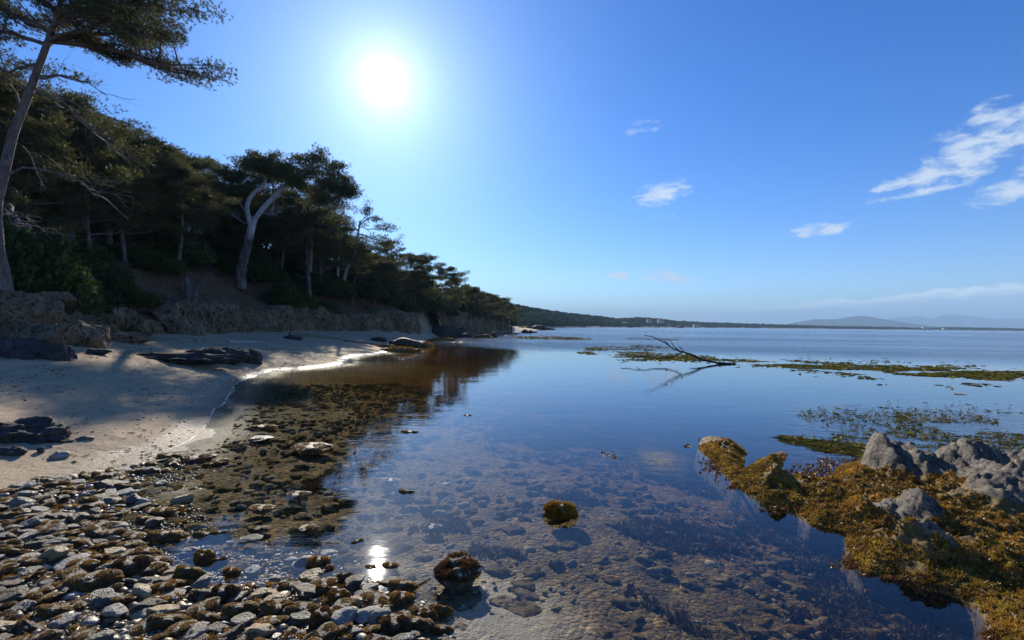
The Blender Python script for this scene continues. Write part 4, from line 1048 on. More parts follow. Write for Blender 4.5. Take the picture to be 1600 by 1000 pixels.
bigrock('beach_rock', 125, 690, 30, 7, 'thin flat grey slab on the sand between black rock and water', M_grey, 309, .2, .5, sub=3)
bigrock('beach_rock', 96, 692, 26, 5, 'narrow dark slab beside the thin grey slab on the sand', M_dark, 310, 0, .4, sub=3)
bigrock('beach_rock', 88, 717, 26, 10, 'pale angular stone on the sand above the pebble bank', M_pale, 311, .3, .6, sub=3)
bigrock('beach_rock', 305, 535, 10, 5, 'small pale stone on the upper beach above the ledge', M_pale, 312, 0, .8, sub=3)
bigrock('beach_rock', 455, 530, 34, 6, 'dark stone at the landward end of the long driftwood log', M_dark, 313, 0, .5, sub=3)
bigrock('beach_rock', 588, 533, 28, 7, 'low dark rock on the sand just before the shore ledges', M_dark, 314, 0, .6)
GR = 'dark rocks along the far part of the beach'
for i, (px, py, w, h, lab, m_, wd) in enumerate([
    (628, 541, 52, 12, 'dark low rock on the sandy point with weed along its foot', M_dark, 0), (600, 545, 32, 6, 'flat dark ledge where the sandy point begins', M_weedrock, 60), (655, 541, 40, 7, 'yellow weeded ledge at the waterline of the sandy point', M_weedrock, 160),
    (625, 549, 60, 5, 'flat yellow weeded slab awash below the sandy point', M_weedrock, 160), (654, 519, 34, 14, 'grey rock pile leaning against the end of the cliff', M_cliff, 0), (694, 526, 42, 18, 'large black humped rock on the beach past the cliff', M_dark, 0),
    (716, 525, 22, 14, 'black rock touching the seaward side of the large humped one', M_dark, 0), (729, 527, 16, 7, 'low black rock with its foot in the water', M_dark, 0), (690, 532, 46, 4, 'yellowish weeded ledge in front of the large humped rock', M_weedrock, 120),
    (755, 528, 30, 5, 'small islet of yellow weed and rock in the dark reflection', M_weedrock, 160), (772, 527, 9, 8, 'dark knob standing at the end of the weedy islet', M_dark, 0), (750, 517, 22, 6, 'dark stones below the first headland bluff', M_dark, 0),
    (813, 515, 16, 5, 'black rock off the headland beach, inner one', M_dark, 0), (826, 515, 12, 5, 'black rock off the headland beach, middle one', M_dark, 0), (842, 515.5, 24, 7, 'biggest black rock off the headland tip', M_dark, 0), (858, 515.5, 20, 3, 'flat rock tail running out from the headland tip', M_weedrock, 0),
    (820, 520.2, 11, 5, 'dark rock standing in open water before the headland rocks', M_dark, 0), (829, 520.4, 6, 4, 'smallest dark rock in open water before the headland', M_dark, 0), (835, 520.2, 8, 2.5, 'flat weedy rock in open water before the headland', M_weedrock, 0), (788, 517.5, 8, 2, 'flat speck of rock in the channel before the headland beach', M_dark, 0)]):
    o = bigrock('shore_rock', px, py, w, h, lab, m_, 400 + i * 3, 0, .6 if h > 6 else .35, zg=0.02 if i not in (0, 4, 5) else 0.15, group=GR, sub=3, fine=.15)
    if wd:
        V = np.array([v.co[:] for v in o.data.vertices]); link('weed', weed_mesh('weed', V, M_weed, np.random.default_rng(i), wd * 2, 0.12, 0.05), o)

# ------------------------------------------------------------------ the weed covered outcrop
OUTN = smooth_line(np.vstack([OUT, OUT[:1]]), 300)
def outcrop_h(P):
    d = seg_dist(P, OUTN); ins = inside(P, OUTN)
    wob = fbm(P * 2.3, 3, 61) * 0.10 + fbm(P * 9, 2, 62) * 0.03
    s_ = np.where(ins, d, -d) + wob * 0.55
    z = np.where(s_ > 0, 0.060 * sstep(s_, -0.02, 0.16) + 0.075 * sstep(s_, 0.1, 0.8), 5.0 * s_)
    # strata: ridges run towards the viewer, dipping
    D1 = np.array([-0.16, -0.99]); D2 = np.array([0.99, -0.16])
    u = P @ D2; v = P @ D1
    q = np.column_stack([u * 2.1 + 0.35 * fbm(P * 1.1, 2, 70), v * 0.55])
    r1 = fbm(q, 3, 63, ridged=True); r2 = fbm(np.column_stack([u * 7.5 + 0.6 * fbm(P * 2, 2, 71), v * 1.6]), 3, 65, ridged=True)
    def bump(px, py, h, a, b, rot):
        c = onz(px, py, 0.0); t_ = math.radians(rot); e = P - c
        x = e[:, 0] * math.cos(t_) + e[:, 1] * math.sin(t_); y = -e[:, 0] * math.sin(t_) + e[:, 1] * math.cos(t_)
        r = np.sqrt((x / a) ** 2 + (y / b) ** 2); return h * sstep(1.15 - r, 0, 0.85)
    peaks = (bump(1392, 752, 0.19, .40, .32, -10) + bump(1435, 768, 0.15, .60, .32, -30) + bump(1495, 785, 0.15, .55, .38, -35) + bump(1590, 785, .19, .62, .26, -20)
             + bump(1318, 752, .06, .10, .12, 0) + bump(1455, 835, .10, .5, .22, -50) + bump(1395, 835, .16, .40, .18, -55) + bump(1500, 880, .08, .5, .3, -50) + bump(1450, 885, .10, .30, .15, -50) + bump(1640, 840, .16, .8, .4, -40)
             + bump(1150, 705, .055, .30, .22, 0) + bump(1222, 722, .08, .30, .12, 30) + bump(1205, 768, .11, .24, .14, 0) + bump(1135, 692, .05, .12, .1, 0))
    m_ = sstep(s_, 0.0, 0.35)
    hi = sstep(peaks + 0.025 * r1, 0.095, 0.165)
    z = z + m_ * (peaks * (0.95 + 0.25 * r1) + (0.03 + 0.07 * hi) * r1 + (0.012 + 0.055 * hi) * r2 + hi * 0.04 * fbm(P * np.array([9.0, 5.0]), 3, 90, ridged=True) + hi * 0.075 * np.round(2.6 * fbm(P * np.array([4.2, 2.0]), 2, 95)) / 2.6 + hi * 0.035 * np.round(2.6 * fbm(P * np.array([11.0, 5.0]), 2, 96)) / 2.6)
    # saw tooth steps: steep to the east, as the beds dip
    saw = (u * 2.6 + 0.5 * fbm(P * 1.4, 2, 73)) % 1.0
    z += m_ * (0.03 + 0.07 * hi) * (saw ** 1.6 - 0.4) * (1 - sstep(saw, 0.86, 1.0))
    z = z + m_ * (1 - hi) * (0.036 * np.abs(fbm(P * 5.5, 3, 64)) * 2 + 0.034 * np.abs(fbm(P * 13, 3, 66)) * 2 + 0.014 * fbm(P * 32, 3, 67) - .03) + m_ * hi * 0.016 * fbm(P * 26, 3, 68, ridged=True)
    return z, s_, hi
bx0, by0 = OUTN.min(0) - 0.25; bx1, by1 = OUTN.max(0) + 0.25
bx1 = min(bx1, 7.4); by0 = max(by0, 0.5)
xs = np.concatenate([np.arange(bx0, 5.4, 0.0125), np.arange(5.4, bx1, 0.03)]); ys = np.arange(by0, by1, 0.0135)
XX, YY = np.meshgrid(xs, ys); PP = np.column_stack([XX.ravel(), YY.ravel()])
zz, ss, hh = outcrop_h(PP)
Fq = grid_faces(len(xs), len(ys)); keep = (ss[Fq] > -0.55).any(1); Fq = Fq[keep]
used = np.unique(Fq); remap = np.full(len(PP), -1); remap[used] = np.arange(len(used))
oc = empty('rock_outcrop', (4.0, 4.0, 0)); tag(oc, 'long grey rock outcrop covered in golden brown seaweed rising from the water', 'rock')
Vo = np.column_stack([PP, zz])[used] - np.array([4.0, 4.0, 0])
link('rock', make_mesh('outcrop_rock', Vo, remap[Fq], M_outcrop, np.repeat(hh[used][:, None], 3, 1), True), oc)
rng = np.random.default_rng(3)
# weed: frilly clumps set close on every low part of the rock
cnt = 70000
ii = rng.integers(len(PP), size=cnt * 3); cand = PP[ii] + rng.uniform(-.007, .007, (len(ii), 2))
zc, sc_, hc = outcrop_h(cand)
far = np.hypot(cand[:, 0], cand[:, 1])
patch = fbm(cand * 6.5, 3, 81)
ok = (sc_ > -0.5) & (zc < 0.5) & (rng.random(len(zc)) < np.where(zc < -.02, .35, 1)) & (hc + 0.5 * patch < 0.55) & (patch > -0.22 - 0.4 * (sc_ < 0.2)) & (far < 6.8)
cand, zc, sc_, patch = cand[ok][:cnt], zc[ok][:cnt], sc_[ok][:cnt], patch[ok][:cnt]
P3 = np.column_stack([cand, zc - 0.002 + 0.020 * np.clip(fbm(cand * 17, 2, 82), 0, 1)]) - np.array([4.0, 4.0, 0])
tone = (0.75 + 0.5 * rng.random(len(P3)) + 0.5 * fbm(cand * 3, 2, 83))[:, None]
g_ = (rng.random((len(P3), 1)) > 0.985) * 1.0
colw = tone * np.column_stack([1.0 + 0.15 * fbm(cand * 5, 2, 84), np.ones(len(P3)), 0.9 + 0 * zc]) * (1 - g_) + g_ * np.array([[1.2, 2.4, 0.9]])
V, Fc, C = tufts(P3, np.tile([0.0, -0.1, 0.9], (len(P3), 1)), 5, 0.022, 0.013, rng, 0.85, colw)
o = link('seaweed', make_mesh('outcrop_seaweed', V, Fc, M_weed, C, False), oc); o['kind'] = 'stuff'
# loose scraps of weed afloat round the tip
s = []
for px, py, a, b, n in [(1290, 735, 60, 12, 160), (1250, 745, 30, 6, 120), (1125, 725, 26, 18, 200), (1300, 722, 40, 10, 60), (1345, 878, 30, 14, 200), (1395, 905, 22, 4, 40), (1215, 795, 26, 8, 24), (1145, 762, 10, 3, 30), (1105, 692, 8, 5, 60), (1075, 697, 4, 2, 16), (1560, 992, 20, 10, 80), (1240, 760, 30, 8, 120)]:
    for _ in range(n):
        p = onz(px + rng.normal() * a * .5, py + rng.normal() * b * .5); s.append((p[0], p[1], 0.001))
s = np.array(s); V, Fc, C = tufts(s, np.tile([0, 0, .5], (len(s), 1)), 6, 0.028, 0.014, rng, .9)
tag(link('floating_seaweed', make_mesh('floating_seaweed', V, Fc, M_weed_red, C, False)), 'loose brown seaweed scraps afloat round the tip of the outcrop', 'seaweed', kind='stuff')

# ------------------------------------------------------------------ stones set one by one
stone_sets = {}
for key, m_, subs in (('grey', M_grey, 3), ('pale', M_pale, 3), ('ochre', M_ochre, 3), ('brown', M_brown, 3)):
    flat = {'grey': .30, 'pale': .34, 'ochre': .5, 'brown': .36}[key]
    stone_sets[key] = []
    for k in range(6):
        V, Fc = rock_verts(900 + k + len(key) * 31, sub=4, sc=(1, .66 + .1 * (k % 3), flat * (0.8 + .12 * (k % 3))), rough=.30, fine=.045, facets=11, cut=(.48, .88))
        stone_sets[key].append(make_mesh(key + '_stone', V, Fc, m_, np.ones((len(V), 3)), key in ('ochre', 'pale')))
bed_sets = {}
for k_ in ('brown', 'grey', 'ochre'):
    bed_sets[k_] = []
    for me_ in stone_sets[k_]:
        c_ = me_.copy(); c_.materials.clear(); c_.materials.append(M_bed); bed_sets[k_].append(c_)
weed_sets = []
for k in range(5):
    V, Fc = rock_verts(1500 + k, sub=4, sc=(1, .72, .42 + .06 * (k % 3)), rough=.3, fine=.10, facets=6)
    rg = np.random.default_rng(k)
    weed_sets.append((make_mesh('weeded_stone', V, Fc, M_brown, np.ones((len(V), 3))), weed_mesh('weed', V, M_weed if k != 3 else M_weed_red, rg, 3400, 0.062, 0.042, -0.2)))
BANK, BEDS = [], []
def put_stone(x, y, w, kind, label, group=None, rz=0.0, v=0, z=None, dz=0.0, hs=1.0, tilt=(0, 0), name=None, cat='stone', bed=False):
    """a stone of half width w at x,y"""
    if z is None: z = H1(x, y)
    if kind == 'weed':
        a, b = weed_sets[v % 5]
        o = link(name or 'weedy_stone', a, None, (x, y, z + dz + w * .22 * hs), (tilt[0], tilt[1], rz), (w, w, w * hs)); link('weed', b, o)
    else:
        o = link(name or 'stone', (bed_sets if bed else stone_sets)[kind][v % 6], None, (x, y, z + dz + w * .18 * hs), (tilt[0], tilt[1], rz), (w, w, w * hs))
    LASTROOT[0] = o
    return tag(o, label, cat, group)
PH = {'grey': 'flat grey slate', 'pale': 'pale flat stone', 'ochre': 'ochre stone', 'brown': 'brown stained stone', 'weed': 'weed tufted stone'}
HERO = [  # centre px, foot py, width px, height px, kind, angle, label
 (495, 880, 36, 32, 'weed', .2, 'blocky stone with red brown weed cap in the glinting shallows'), (536, 907, 26, 18, 'weed', 0, 'round weedy stone standing free in front of the sun glint'),
 (640, 674, 28, 8, 'weed', 0, 'small weedy stone breaking the surface beside the pine reflection'), (730, 648, 14, 6, 'weed', 0, 'tiny tuft of weed farthest out alone on the calm water'),
 (482, 701, 60, 14, 'weed', 0, 'widest weedy stone in the dark tree reflection'), (401, 685, 44, 12, 'brown', 0, 'smooth brown stone just above water in the tree reflection'), (406, 667, 40, 8, 'weed', 0, 'low golden stone awash above the smooth brown one'),
 (635, 767, 26, 11, 'weed', 0, 'golden weed tuft on the pool between pine reflection and open water'), (674, 819, 32, 9, 'weed', -.2, 'slanted weed tuft on the water above the glint'), (698, 750, 13, 6, 'brown', 0, 'small brown pebble top alone on the calm pool'),
 (609, 747, 32, 6, 'weed', 0, 'flat wisp of weed at the edge of the pine reflection'), (556, 844, 22, 12, 'weed', .6, 'little tilted weedy stone above the sun glint'), (250, 841, 52, 18, 'weed', .1, 'long black edged weedy stone at the border of the blue channel'),
 (291, 858, 32, 16, 'pale', 0, 'pale rounded stone in the channel next to the green brown one'), (313, 872, 34, 32, 'weed', 0, 'green brown domed stone in the channel beside the pale one'), (359, 893, 28, 25, 'weed', 0, 'golden tufted stone between channel and spit'),
 (338, 872, 24, 13, 'weed', .3, 'mustard coloured stone behind the golden tufted one'), (288, 903, 40, 22, 'weed', 0, 'wide weedy stone on the near bank of the channel'), (453, 868, 28, 18, 'grey', 0, 'dark blue grey stone with a pale streak in the shallows'),
 (510, 857, 28, 11, 'grey', 0, 'flat blue grey stone highest in the shallows'), (388, 886, 30, 16, 'grey', .4, 'wet glistening grey stone in the middle of the shallows'), (428, 902, 21, 19, 'pale', 0, 'speckled pale stone with brown side in the shallows'),
 (504, 931, 26, 20, 'weed', 0, 'black stone with weed hat at the edge of the spit'), (343, 938, 44, 26, 'weed', 0, 'big golden tufted hummock on the near bank'), (578, 884, 23, 13, 'weed', 0, 'weedy stone lit from behind by the sun glint, upper one'),
 (609, 881, 28, 16, 'weed', 0, 'weedy stone just past the sun glint'), (606, 908, 32, 16, 'brown', .5, 'slanting brown stone touching the sun glint'), (627, 920, 42, 18, 'weed', 0, 'weed mat in the water under the sun glint'),
 (375, 982, 42, 24, 'grey', .5, 'broad flat slate with smooth grey face on the spit'), (571, 970, 44, 18, 'pale', .45, 'large oval pale slate lying tilted on the spit'), (548, 995, 36, 20, 'grey', .1, 'smooth blue grey rounded stone below the oval slate'),
 (450, 996, 26, 28, 'ochre', 1.1, 'tall ochre block of stone on the spit'), (466, 999, 20, 24, 'grey', 1.0, 'olive grey stone leaning on the tall ochre block'), (494, 985, 42, 40, 'weed', 1.2, 'largest rust brown weed clump on the spit'),
 (526, 944, 36, 22, 'weed', 0, 'rounded weed cushion at the waterline of the spit'), (627, 948, 42, 30, 'weed', 0, 'shaggy weed cushion with a green tip below the glint'), (668, 968, 26, 22, 'weed', 0, 'bushy weed clump on the shore end of the weed finger'), (692, 957, 26, 20, 'weed', 0, 'bushy weed clump at the outer end of the weed finger'),
 (612, 995, 50, 30, 'weed', .2, 'flat weedy rock at the tip of the spit'), (666, 983, 20, 11, 'ochre', -.3, 'ochre pebble in the water edge below the weed finger'), (590, 950, 14, 9, 'ochre', 0, 'yellow pebble above the oval slate, smaller one'), (603, 955, 18, 12, 'ochre', 0, 'olive yellow pebble above the oval slate, larger one'),
 (30, 882, 52, 26, 'grey', .45, 'large pale grey slate tilted on the pebble bank'), (76, 858, 42, 20, 'grey', .2, 'rounded grey stone with brown lip above the large slate'), (94, 893, 66, 18, 'pale', .25, 'broad pale flat slab beside the golden cushion'), (121, 895, 46, 20, 'weed', 0, 'golden weed cushion next to the broad pale slab'),
 (128, 925, 72, 24, 'weed', .35, 'long golden weed covered stone slanting across the bank'), (153, 950, 44, 20, 'grey', .25, 'dark grey log shaped stone below the long weedy one'), (192, 900, 56, 30, 'weed', .4, 'high ridge of golden weed on the bank'), (222, 898, 50, 16, 'weed', .3, 'low weedy stone next to the high weed ridge'),
 (250, 928, 34, 20, 'weed', .2, 'weedy stone at the head of the dark inlet'), (258, 936, 42, 16, 'grey', .2, 'grey stone overhanging the dark inlet'), (68, 918, 21, 18, 'pale', .8, 'pale grey angular stone under the broad pale slab'), (145, 832, 62, 14, 'weed', -.05, 'long ochre weeded slab at the back of the bank'),
 (104, 828, 34, 14, 'grey', 0, 'blue grey stone left of the long ochre slab'), (155, 762, 38, 26, 'brown', .2, 'olive brown boulder at the top of the pebble bank'), (186, 769, 32, 9, 'pale', 0, 'white topped flat stone at the waterline by the olive boulder'), (212, 768, 26, 11, 'ochre', .2, 'tan stone awash next to the white topped one'),
 (113, 757, 28, 8, 'pale', 0, 'long whitish stone highest on the pebble bank'), (26, 778, 32, 13, 'grey', .2, 'grey stone half buried in sand at the corner of the bank'), (56, 779, 22, 10, 'grey', 0, 'dark grey stone between sand and pebble bank'), (150, 778, 40, 12, 'brown', 0, 'dark wedge of brown stone under the olive boulder'),
 (260, 714, 40, 8, 'weed', 0, 'weedy stones lip at the start of the stony point'), (300, 716, 50, 8, 'weed', .05, 'golden weed ledge in the middle of the stony point'), (338, 717, 30, 6, 'weed', 0, 'outer end of the weedy stony point'), (251, 799, 38, 15, 'weed', .1, 'golden weed stone shining at the end of the tree reflection'),
 (290, 836, 12, 7, 'pale', 0, 'thin white sliver stone between the two weedy stones'), (340, 830, 30, 12, 'weed', .3, 'weedy stone at the tail of the pine reflection'), (357, 840, 14, 8, 'ochre', 0, 'small tan stone beside the tail of the pine reflection'), (388, 834, 34, 8, 'grey', 0, 'dark stone with white rim under the pine reflection'),
 (405, 792, 42, 12, 'weed', 0, 'weedy stone inside the lower part of the tree reflection'), (470, 826, 46, 14, 'weed', 0, 'glittering weedy stone in the tip of the tree reflection'), (400, 822, 34, 8, 'weed', 0, 'flat weedy stone in the tip of the tree reflection'), (460, 770, 40, 8, 'weed', 0, 'low glistening weed in the middle of the tree reflection')]
occupied = []
for i, (px, py, w, h, kind, rz, lab) in enumerate(HERO):
    p = onz(px, py, 0.02); z = H1(*p)
    if z > 0.02: p = onz(px, py, z); z = H1(*p)
    hw = w / F * p[1] / 2
    hh_ = h / F * math.hypot(p[1], 1.6)
    hs = np.clip(hh_ / (hw * 1.0), 0.5, 1.7)
    zc_ = max(z, -0.03)
    put_stone(p[0], p[1] + hw * .5, hw, kind, lab, None, rz, i, z=zc_, dz=0.0 if z > -0.03 else -0.004, hs=hs); occupied.append((p[0], p[1] + hw * .5, hw))
# the dark boulder standing in the water, and the mound of golden weed alone on the pool
def m_boulder(t, out):
    P = obj_vec(t); n = t.noise(P, 7, 5, .65); n2 = t.noise(P, 26, 4, .7); v = t.noise(P, 11, 2, .5)
    c = t.mix(t.mapr(n2, .4, .6), (0.025, 0.02, 0.014, 1), (0.12, 0.095, 0.06, 1)); c = t.mix(t.mapr(v, .60, .66), c, (0.42, 0.47, 0.55, 1))
    finish(t, out, c, 0.75, t.math('ADD', n, t.math('MULTIPLY', n2, .5)), .04, 1.0, .25)
M_boulder = mat('encrusted boulder', m_boulder)
p = onz(712, 918); V, Fc = rock_verts(77, sub=5, sc=(.15, .115, .135), rough=.34, fine=.11, facets=13, cut=(.5, .85))
bo = link('boulder', make_mesh('boulder', V, Fc, M_boulder), None, (p[0], p[1] + .06, .055)); tag(bo, 'dark encrusted boulder with blue white patches standing alone in the shallow water', 'rock')
link('weed', weed_mesh('weed', V, M_weed_red, np.random.default_rng(1), 3200, .013, .009, .0), bo); occupied.append((p[0], p[1] + .06, .14))
p = onz(878, 806); V, Fc = rock_verts(78, sub=4, sc=(.125, .10, .07), rough=.3, fine=.08)
mo = link('weedy_mound', make_mesh('weedy_mound', V, Fc, M_brown, np.ones((len(V), 3))), None, (p[0], p[1] + .05, .012)); tag(mo, 'mound of bright golden seaweed alone in the middle of the pool', 'rock')
link('weed', weed_mesh('weed', V, M_weed, np.random.default_rng(2), 2200, .030, .015, -.1), mo); occupied.append((p[0], p[1] + .05, .14))

# ------------------------------------------------------------------ the stones of the bank: the largest singly, the rest together
bank_poly = np.array([onz(*q, .05) for q in [(-260, 860), (-120, 800), (5, 772), (60, 748), (120, 742), (200, 728), (262, 703), (352, 712), (335, 735), (300, 770), (330, 800), (430, 815), (560, 850), (585, 895), (640, 905), (700, 940), (710, 1010), (760, 1300), (300, 1500), (-900, 1200)]])
rng = np.random.default_rng(42)
def scatter(n, poly, test=None, seed=0):
    lo, hi = poly.min(0), poly.max(0); out = []
    while len(out) < n:
        q = rng.uniform(lo, hi, (n * 2, 2)); q = q[inside(q, poly)]
        if test is not None: q = q[test(q)]
        out.extend(q.tolist())
    return np.array(out[:n])
GK = {'grey': ('flat grey stones of the bank', 'one of the flat grey slate stones packed in the pebble bank'), 'pale': ('pale stones of the bank', 'one of the pale flat stones among the darker bank stones'),
      'ochre': ('ochre stones of the bank', 'one of the ochre rounded stones scattered over the pebble bank'), 'brown': ('brown wet stones of the bank', 'one of the wet brown stained stones in the pebble bank'), 'weed': ('weedy stones of the bank', 'one of the golden weed tufted stones in bank and shallows')}
pts = scatter(12000, bank_poly); hts = height(pts[:, 0], pts[:, 1], False)
sizes = np.sort(0.012 + 0.080 * rng.random(12000) ** 4.2)[::-1]
grid = {}
def free(x, y, r, k=0.50):
    for a, b, c in occupied:
        if (x - a) ** 2 + (y - b) ** 2 < ((r + c) * k) ** 2: return False
    return True
n_one = 0; one_max = 300
inframe = lambda x, y: y > 1.9 and -1.12 < x / y < 0.2
soup_g = Soup(); VL, FL = ICO[2]
small = [rock_verts(3000 + k, sub=2, sc=(1, .55 + .05 * k % .3, .30 + .1 * (k % 3)), facets=9, rough=.3, fine=.06, cut=(.5, .9)) for k in range(10)]
PAL = 0.9 * np.array([[.17, .15, .12], [.24, .215, .165], [.11, .095, .075], [.34, .30, .23], [.14, .105, .06], [.20, .145, .07], [.27, .20, .11], [.085, .065, .04], [.38, .35, .31], [.13, .125, .12]])
def m_pebble(t, out):
    tint = t.add('ShaderNodeAttribute', attribute_name='tint').outputs['Color']; P = pos_vec(t)
    n = t.noise(P, 60, 4, .65)
    c = t.mix(1.0, tint, t.ramp(n, [(.3, (.6, .6, .6)), (.7, (1.35, 1.3, 1.22))]), 'MULTIPLY')
    finish(t, out, c, 0.38, n, .01, .5, .5)
M_pebble = mat('pebbles', m_pebble)
def m_bedpebble(t, out):
    tint = t.add('ShaderNodeAttribute', attribute_name='tint').outputs['Color']; n = t.noise(pos_vec(t), 45, 4, .65)
    finish(t, out, t.mix(1.0, tint, t.ramp(n, [(.3, (.5, .5, .5)), (.7, (1.35, 1.3, 1.22))]), 'MULTIPLY'), 0.95, n, .01, .5, .02)
M_bedpebble = mat('bed pebbles', m_bedpebble)
def soup_stone(S, x, y, z, r, rng, tone=1.0, pal=PAL, aspect=1.0):
    V, Fc = small[rng.integers(10)]; th = rng.normal() * .6 + .25; c, s_ = math.cos(th), math.sin(th)
    V = V * r; V = np.column_stack([V[:, 0] * c - V[:, 1] * s_, V[:, 0] * s_ + V[:, 1] * c, V[:, 2] + V[:, 1] * rng.normal() * .2])
    S.add(V + np.array([x, y, z]), Fc, pal[rng.integers(len(pal))] * tone * rng.uniform(.75, 1.2))
weed_spots = []
for i in range(12000):
    x, y = pts[i]; r = sizes[i]; z = hts[i]
    if r > .038 and not free(x, y, r): continue
    if r > .038: occupied.append((x, y, r))
    wetz = z < 0.012
    if z < -0.004 and r > .03 and rng.random() < (.93 if z < -.02 else .75): continue
    if z < -0.005 and r < .04: zz_ = z
    else: zz_ = z + r * .05
    if n_one < one_max and inframe(x, y) and r > .030:
        u = rng.random(); kind = 'weed' if u < (.32 if z > .05 else .50) else ('grey' if u < .62 else ('brown' if u < .86 else ('pale' if u < .94 else 'ochre')))
        g, lab = GK[kind]
        put_stone(x, y, r, kind, lab, g, rng.normal() * .5 + .3, int(rng.integers(6)), z=max(zz_, -r * .35), hs=rng.uniform(.55, .85) if kind == 'weed' else rng.uniform(.7, 1.5), tilt=(rng.normal() * .22, rng.normal() * .2)); n_one += 1; BANK.append((LASTROOT[0], x, y, PH[kind]))
    else:
        soup_stone(soup_g, x, y, zz_ + (r * .12 if z > -.01 else 0), r, rng)
        if rng.random() < .22 and r > .022: weed_spots.append((x, y, zz_ + r * .45, r))
tag(link('pebbles', soup_g.mesh('pebbles', M_pebble)), 'smaller mixed grey and brown pebbles filling the stony bank', 'pebbles', kind='stuff')
s = Soup()
gp = scatter(9000, bank_poly); gh = height(gp[:, 0], gp[:, 1], False)
for (x, y), z in zip(gp, gh): soup_stone(s, x, y, z + (.002 if z > 0 else -.006), rng.uniform(.006, .017), rng, 1.15)
tag(link('gravel', s.mesh('gravel', M_pebble)), 'fine gravel between the bank stones', 'gravel', kind='stuff')
if weed_spots:
    a = np.array(weed_spots); k = np.repeat(np.arange(len(a)), 34)
    P = a[k, :3] + rng.normal(size=(len(k), 3)) * a[k, 3:4] * np.array([.45, .38, .10])
    V, Fc, C = tufts(P, np.tile([0, 0, .8], (len(P), 1)), 5, .012, .007, rng, .9)
    tag(link('seaweed_tufts', make_mesh('seaweed_tufts', V, Fc, M_weed, C, False)), 'short golden seaweed tufts on the smaller bank stones', 'seaweed', kind='stuff')

SM = [(*onz(px, py), n) for px, py, n in [(712, 918, 'the dark lone boulder'), (494, 985, 'the rust brown weed clump'), (571, 970, 'the oval pale slate'), (375, 982, 'the broad flat slate'), (343, 938, 'the big golden hummock'), (313, 872, 'the green brown domed stone'), (250, 841, 'the long black edged stone'),
      (495, 880, 'the block with red brown cap'), (453, 868, 'the blue grey streaked stone'), (145, 832, 'the long ochre weeded slab'), (155, 762, 'the olive brown boulder'), (30, 882, 'the large tilted grey slate'), (94, 893, 'the broad pale slab'), (192, 900, 'the golden weed ridge'), (258, 936, 'the stone over the dark inlet'),
      (153, 950, 'the dark log shaped stone'), (300, 716, 'the golden weed ledge'), (450, 996, 'the tall ochre block'), (612, 995, 'the weedy rock ending the spit'), (56, 779, 'the dark stone at the sand edge'), (200, 985, 'the reed stems'), (100, 960, 'the pebbles at the bank foot')]]
rel_labels(BANK, SM, ('to seaward of', 'to landward of', 'beyond', 'in front of'))
# ------------------------------------------------------------------ the bed seen through the water
bed_poly = np.array([onz(*q) for q in [(205, 735), (262, 712), (350, 690), (380, 640), (450, 600), (620, 585), (900, 600), (1200, 640), (1250, 760), (1400, 880), (1560, 1000), (1650, 1200), (700, 1200), (690, 960), (580, 900), (430, 880), (300, 890), (190, 830)]])
water_test = lambda q: (shore_signed(q) < -0.05) & (~inside(q, OUTN))
pts = scatter(9500, bed_poly, water_test); hts = height(pts[:, 0], pts[:, 1], False)
dist = np.hypot(pts[:, 0], pts[:, 1]); w_ = rng.random(9500)
sizes = (0.018 + 0.085 * w_ ** 6) * (1 + 0.05 * np.clip(dist - 3, 0, 9))
order = np.argsort(-sizes / dist)
s = Soup(); n_one = 0; occ = []
BP = np.array([[.16, .115, .05], [.24, .19, .10], [.11, .08, .04], [.32, .27, .18], [.08, .055, .028], [.20, .145, .06], [.26, .235, .18], [.17, .15, .11]])
for i in order:
    x, y = pts[i]; r = sizes[i]; z = hts[i]
    if n_one < 260 and r > .032:
        if any((x - a) ** 2 + (y - b) ** 2 < ((r + c) * .7) ** 2 for a, b, c in occ): continue
        occ.append((x, y, r)); kind = rng.choice(['brown', 'grey', 'ochre'], p=[.72, .12, .16])
        hs_ = min(1.0, max(.35, (-z) / (r * .8)))
        put_stone(x, y, r, kind, 'one of the larger flat stones lying on the bed under clear water', 'stones lying under the water', rng.uniform(-.6, .9), int(rng.integers(6)), z=z - r * .05, hs=hs_, tilt=(rng.normal() * .08, rng.normal() * .08), name='submerged_stone', bed=True); n_one += 1; BEDS.append((LASTROOT[0], x, y, {'brown': 'brown sunken stone', 'grey': 'angular sunken stone', 'ochre': 'rounded sunken stone'}[kind]))
    else:
        r = min(r, .05 * (1 + .05 * dist[i])); soup_stone(s, x, y, min(z + r * .12, -r * .5), r, rng, 1.0, BP)
BM = [(*onz(px, py), n) for px, py, n in [(712, 918, 'the dark lone boulder'), (878, 806, 'the golden mound'), (1100, 700, 'the tip of the outcrop'), (1190, 785, 'the first lobe of the outcrop'), (1345, 897, 'the bulge of the outcrop'), (1560, 990, 'the near end of the outcrop'), (955, 712, 'the few seagrass tips'), (698, 750, 'the small brown pebble top'), (674, 819, 'the slanted weed tuft'),
      (635, 767, 'the golden weed tuft'), (640, 674, 'the small weedy stone by the reflection'), (482, 701, 'the widest weedy stone'), (401, 685, 'the smooth brown stone'), (578, 884, 'the sun glint'), (460, 770, 'the glistening weed in the reflection'), (900, 940, 'the gravelly hollow'), (1050, 900, 'the drift of submerged weed'), (730, 648, 'the lone tuft farthest out')]]
rel_labels(BEDS, BM, ('to seaward of', 'to landward of', 'beyond', 'in front of'))
tag(link('bed_pebbles', s.mesh('bed_pebbles', M_bedpebble)), 'small stones covering the bed under the shallow water', 'pebbles', kind='stuff')
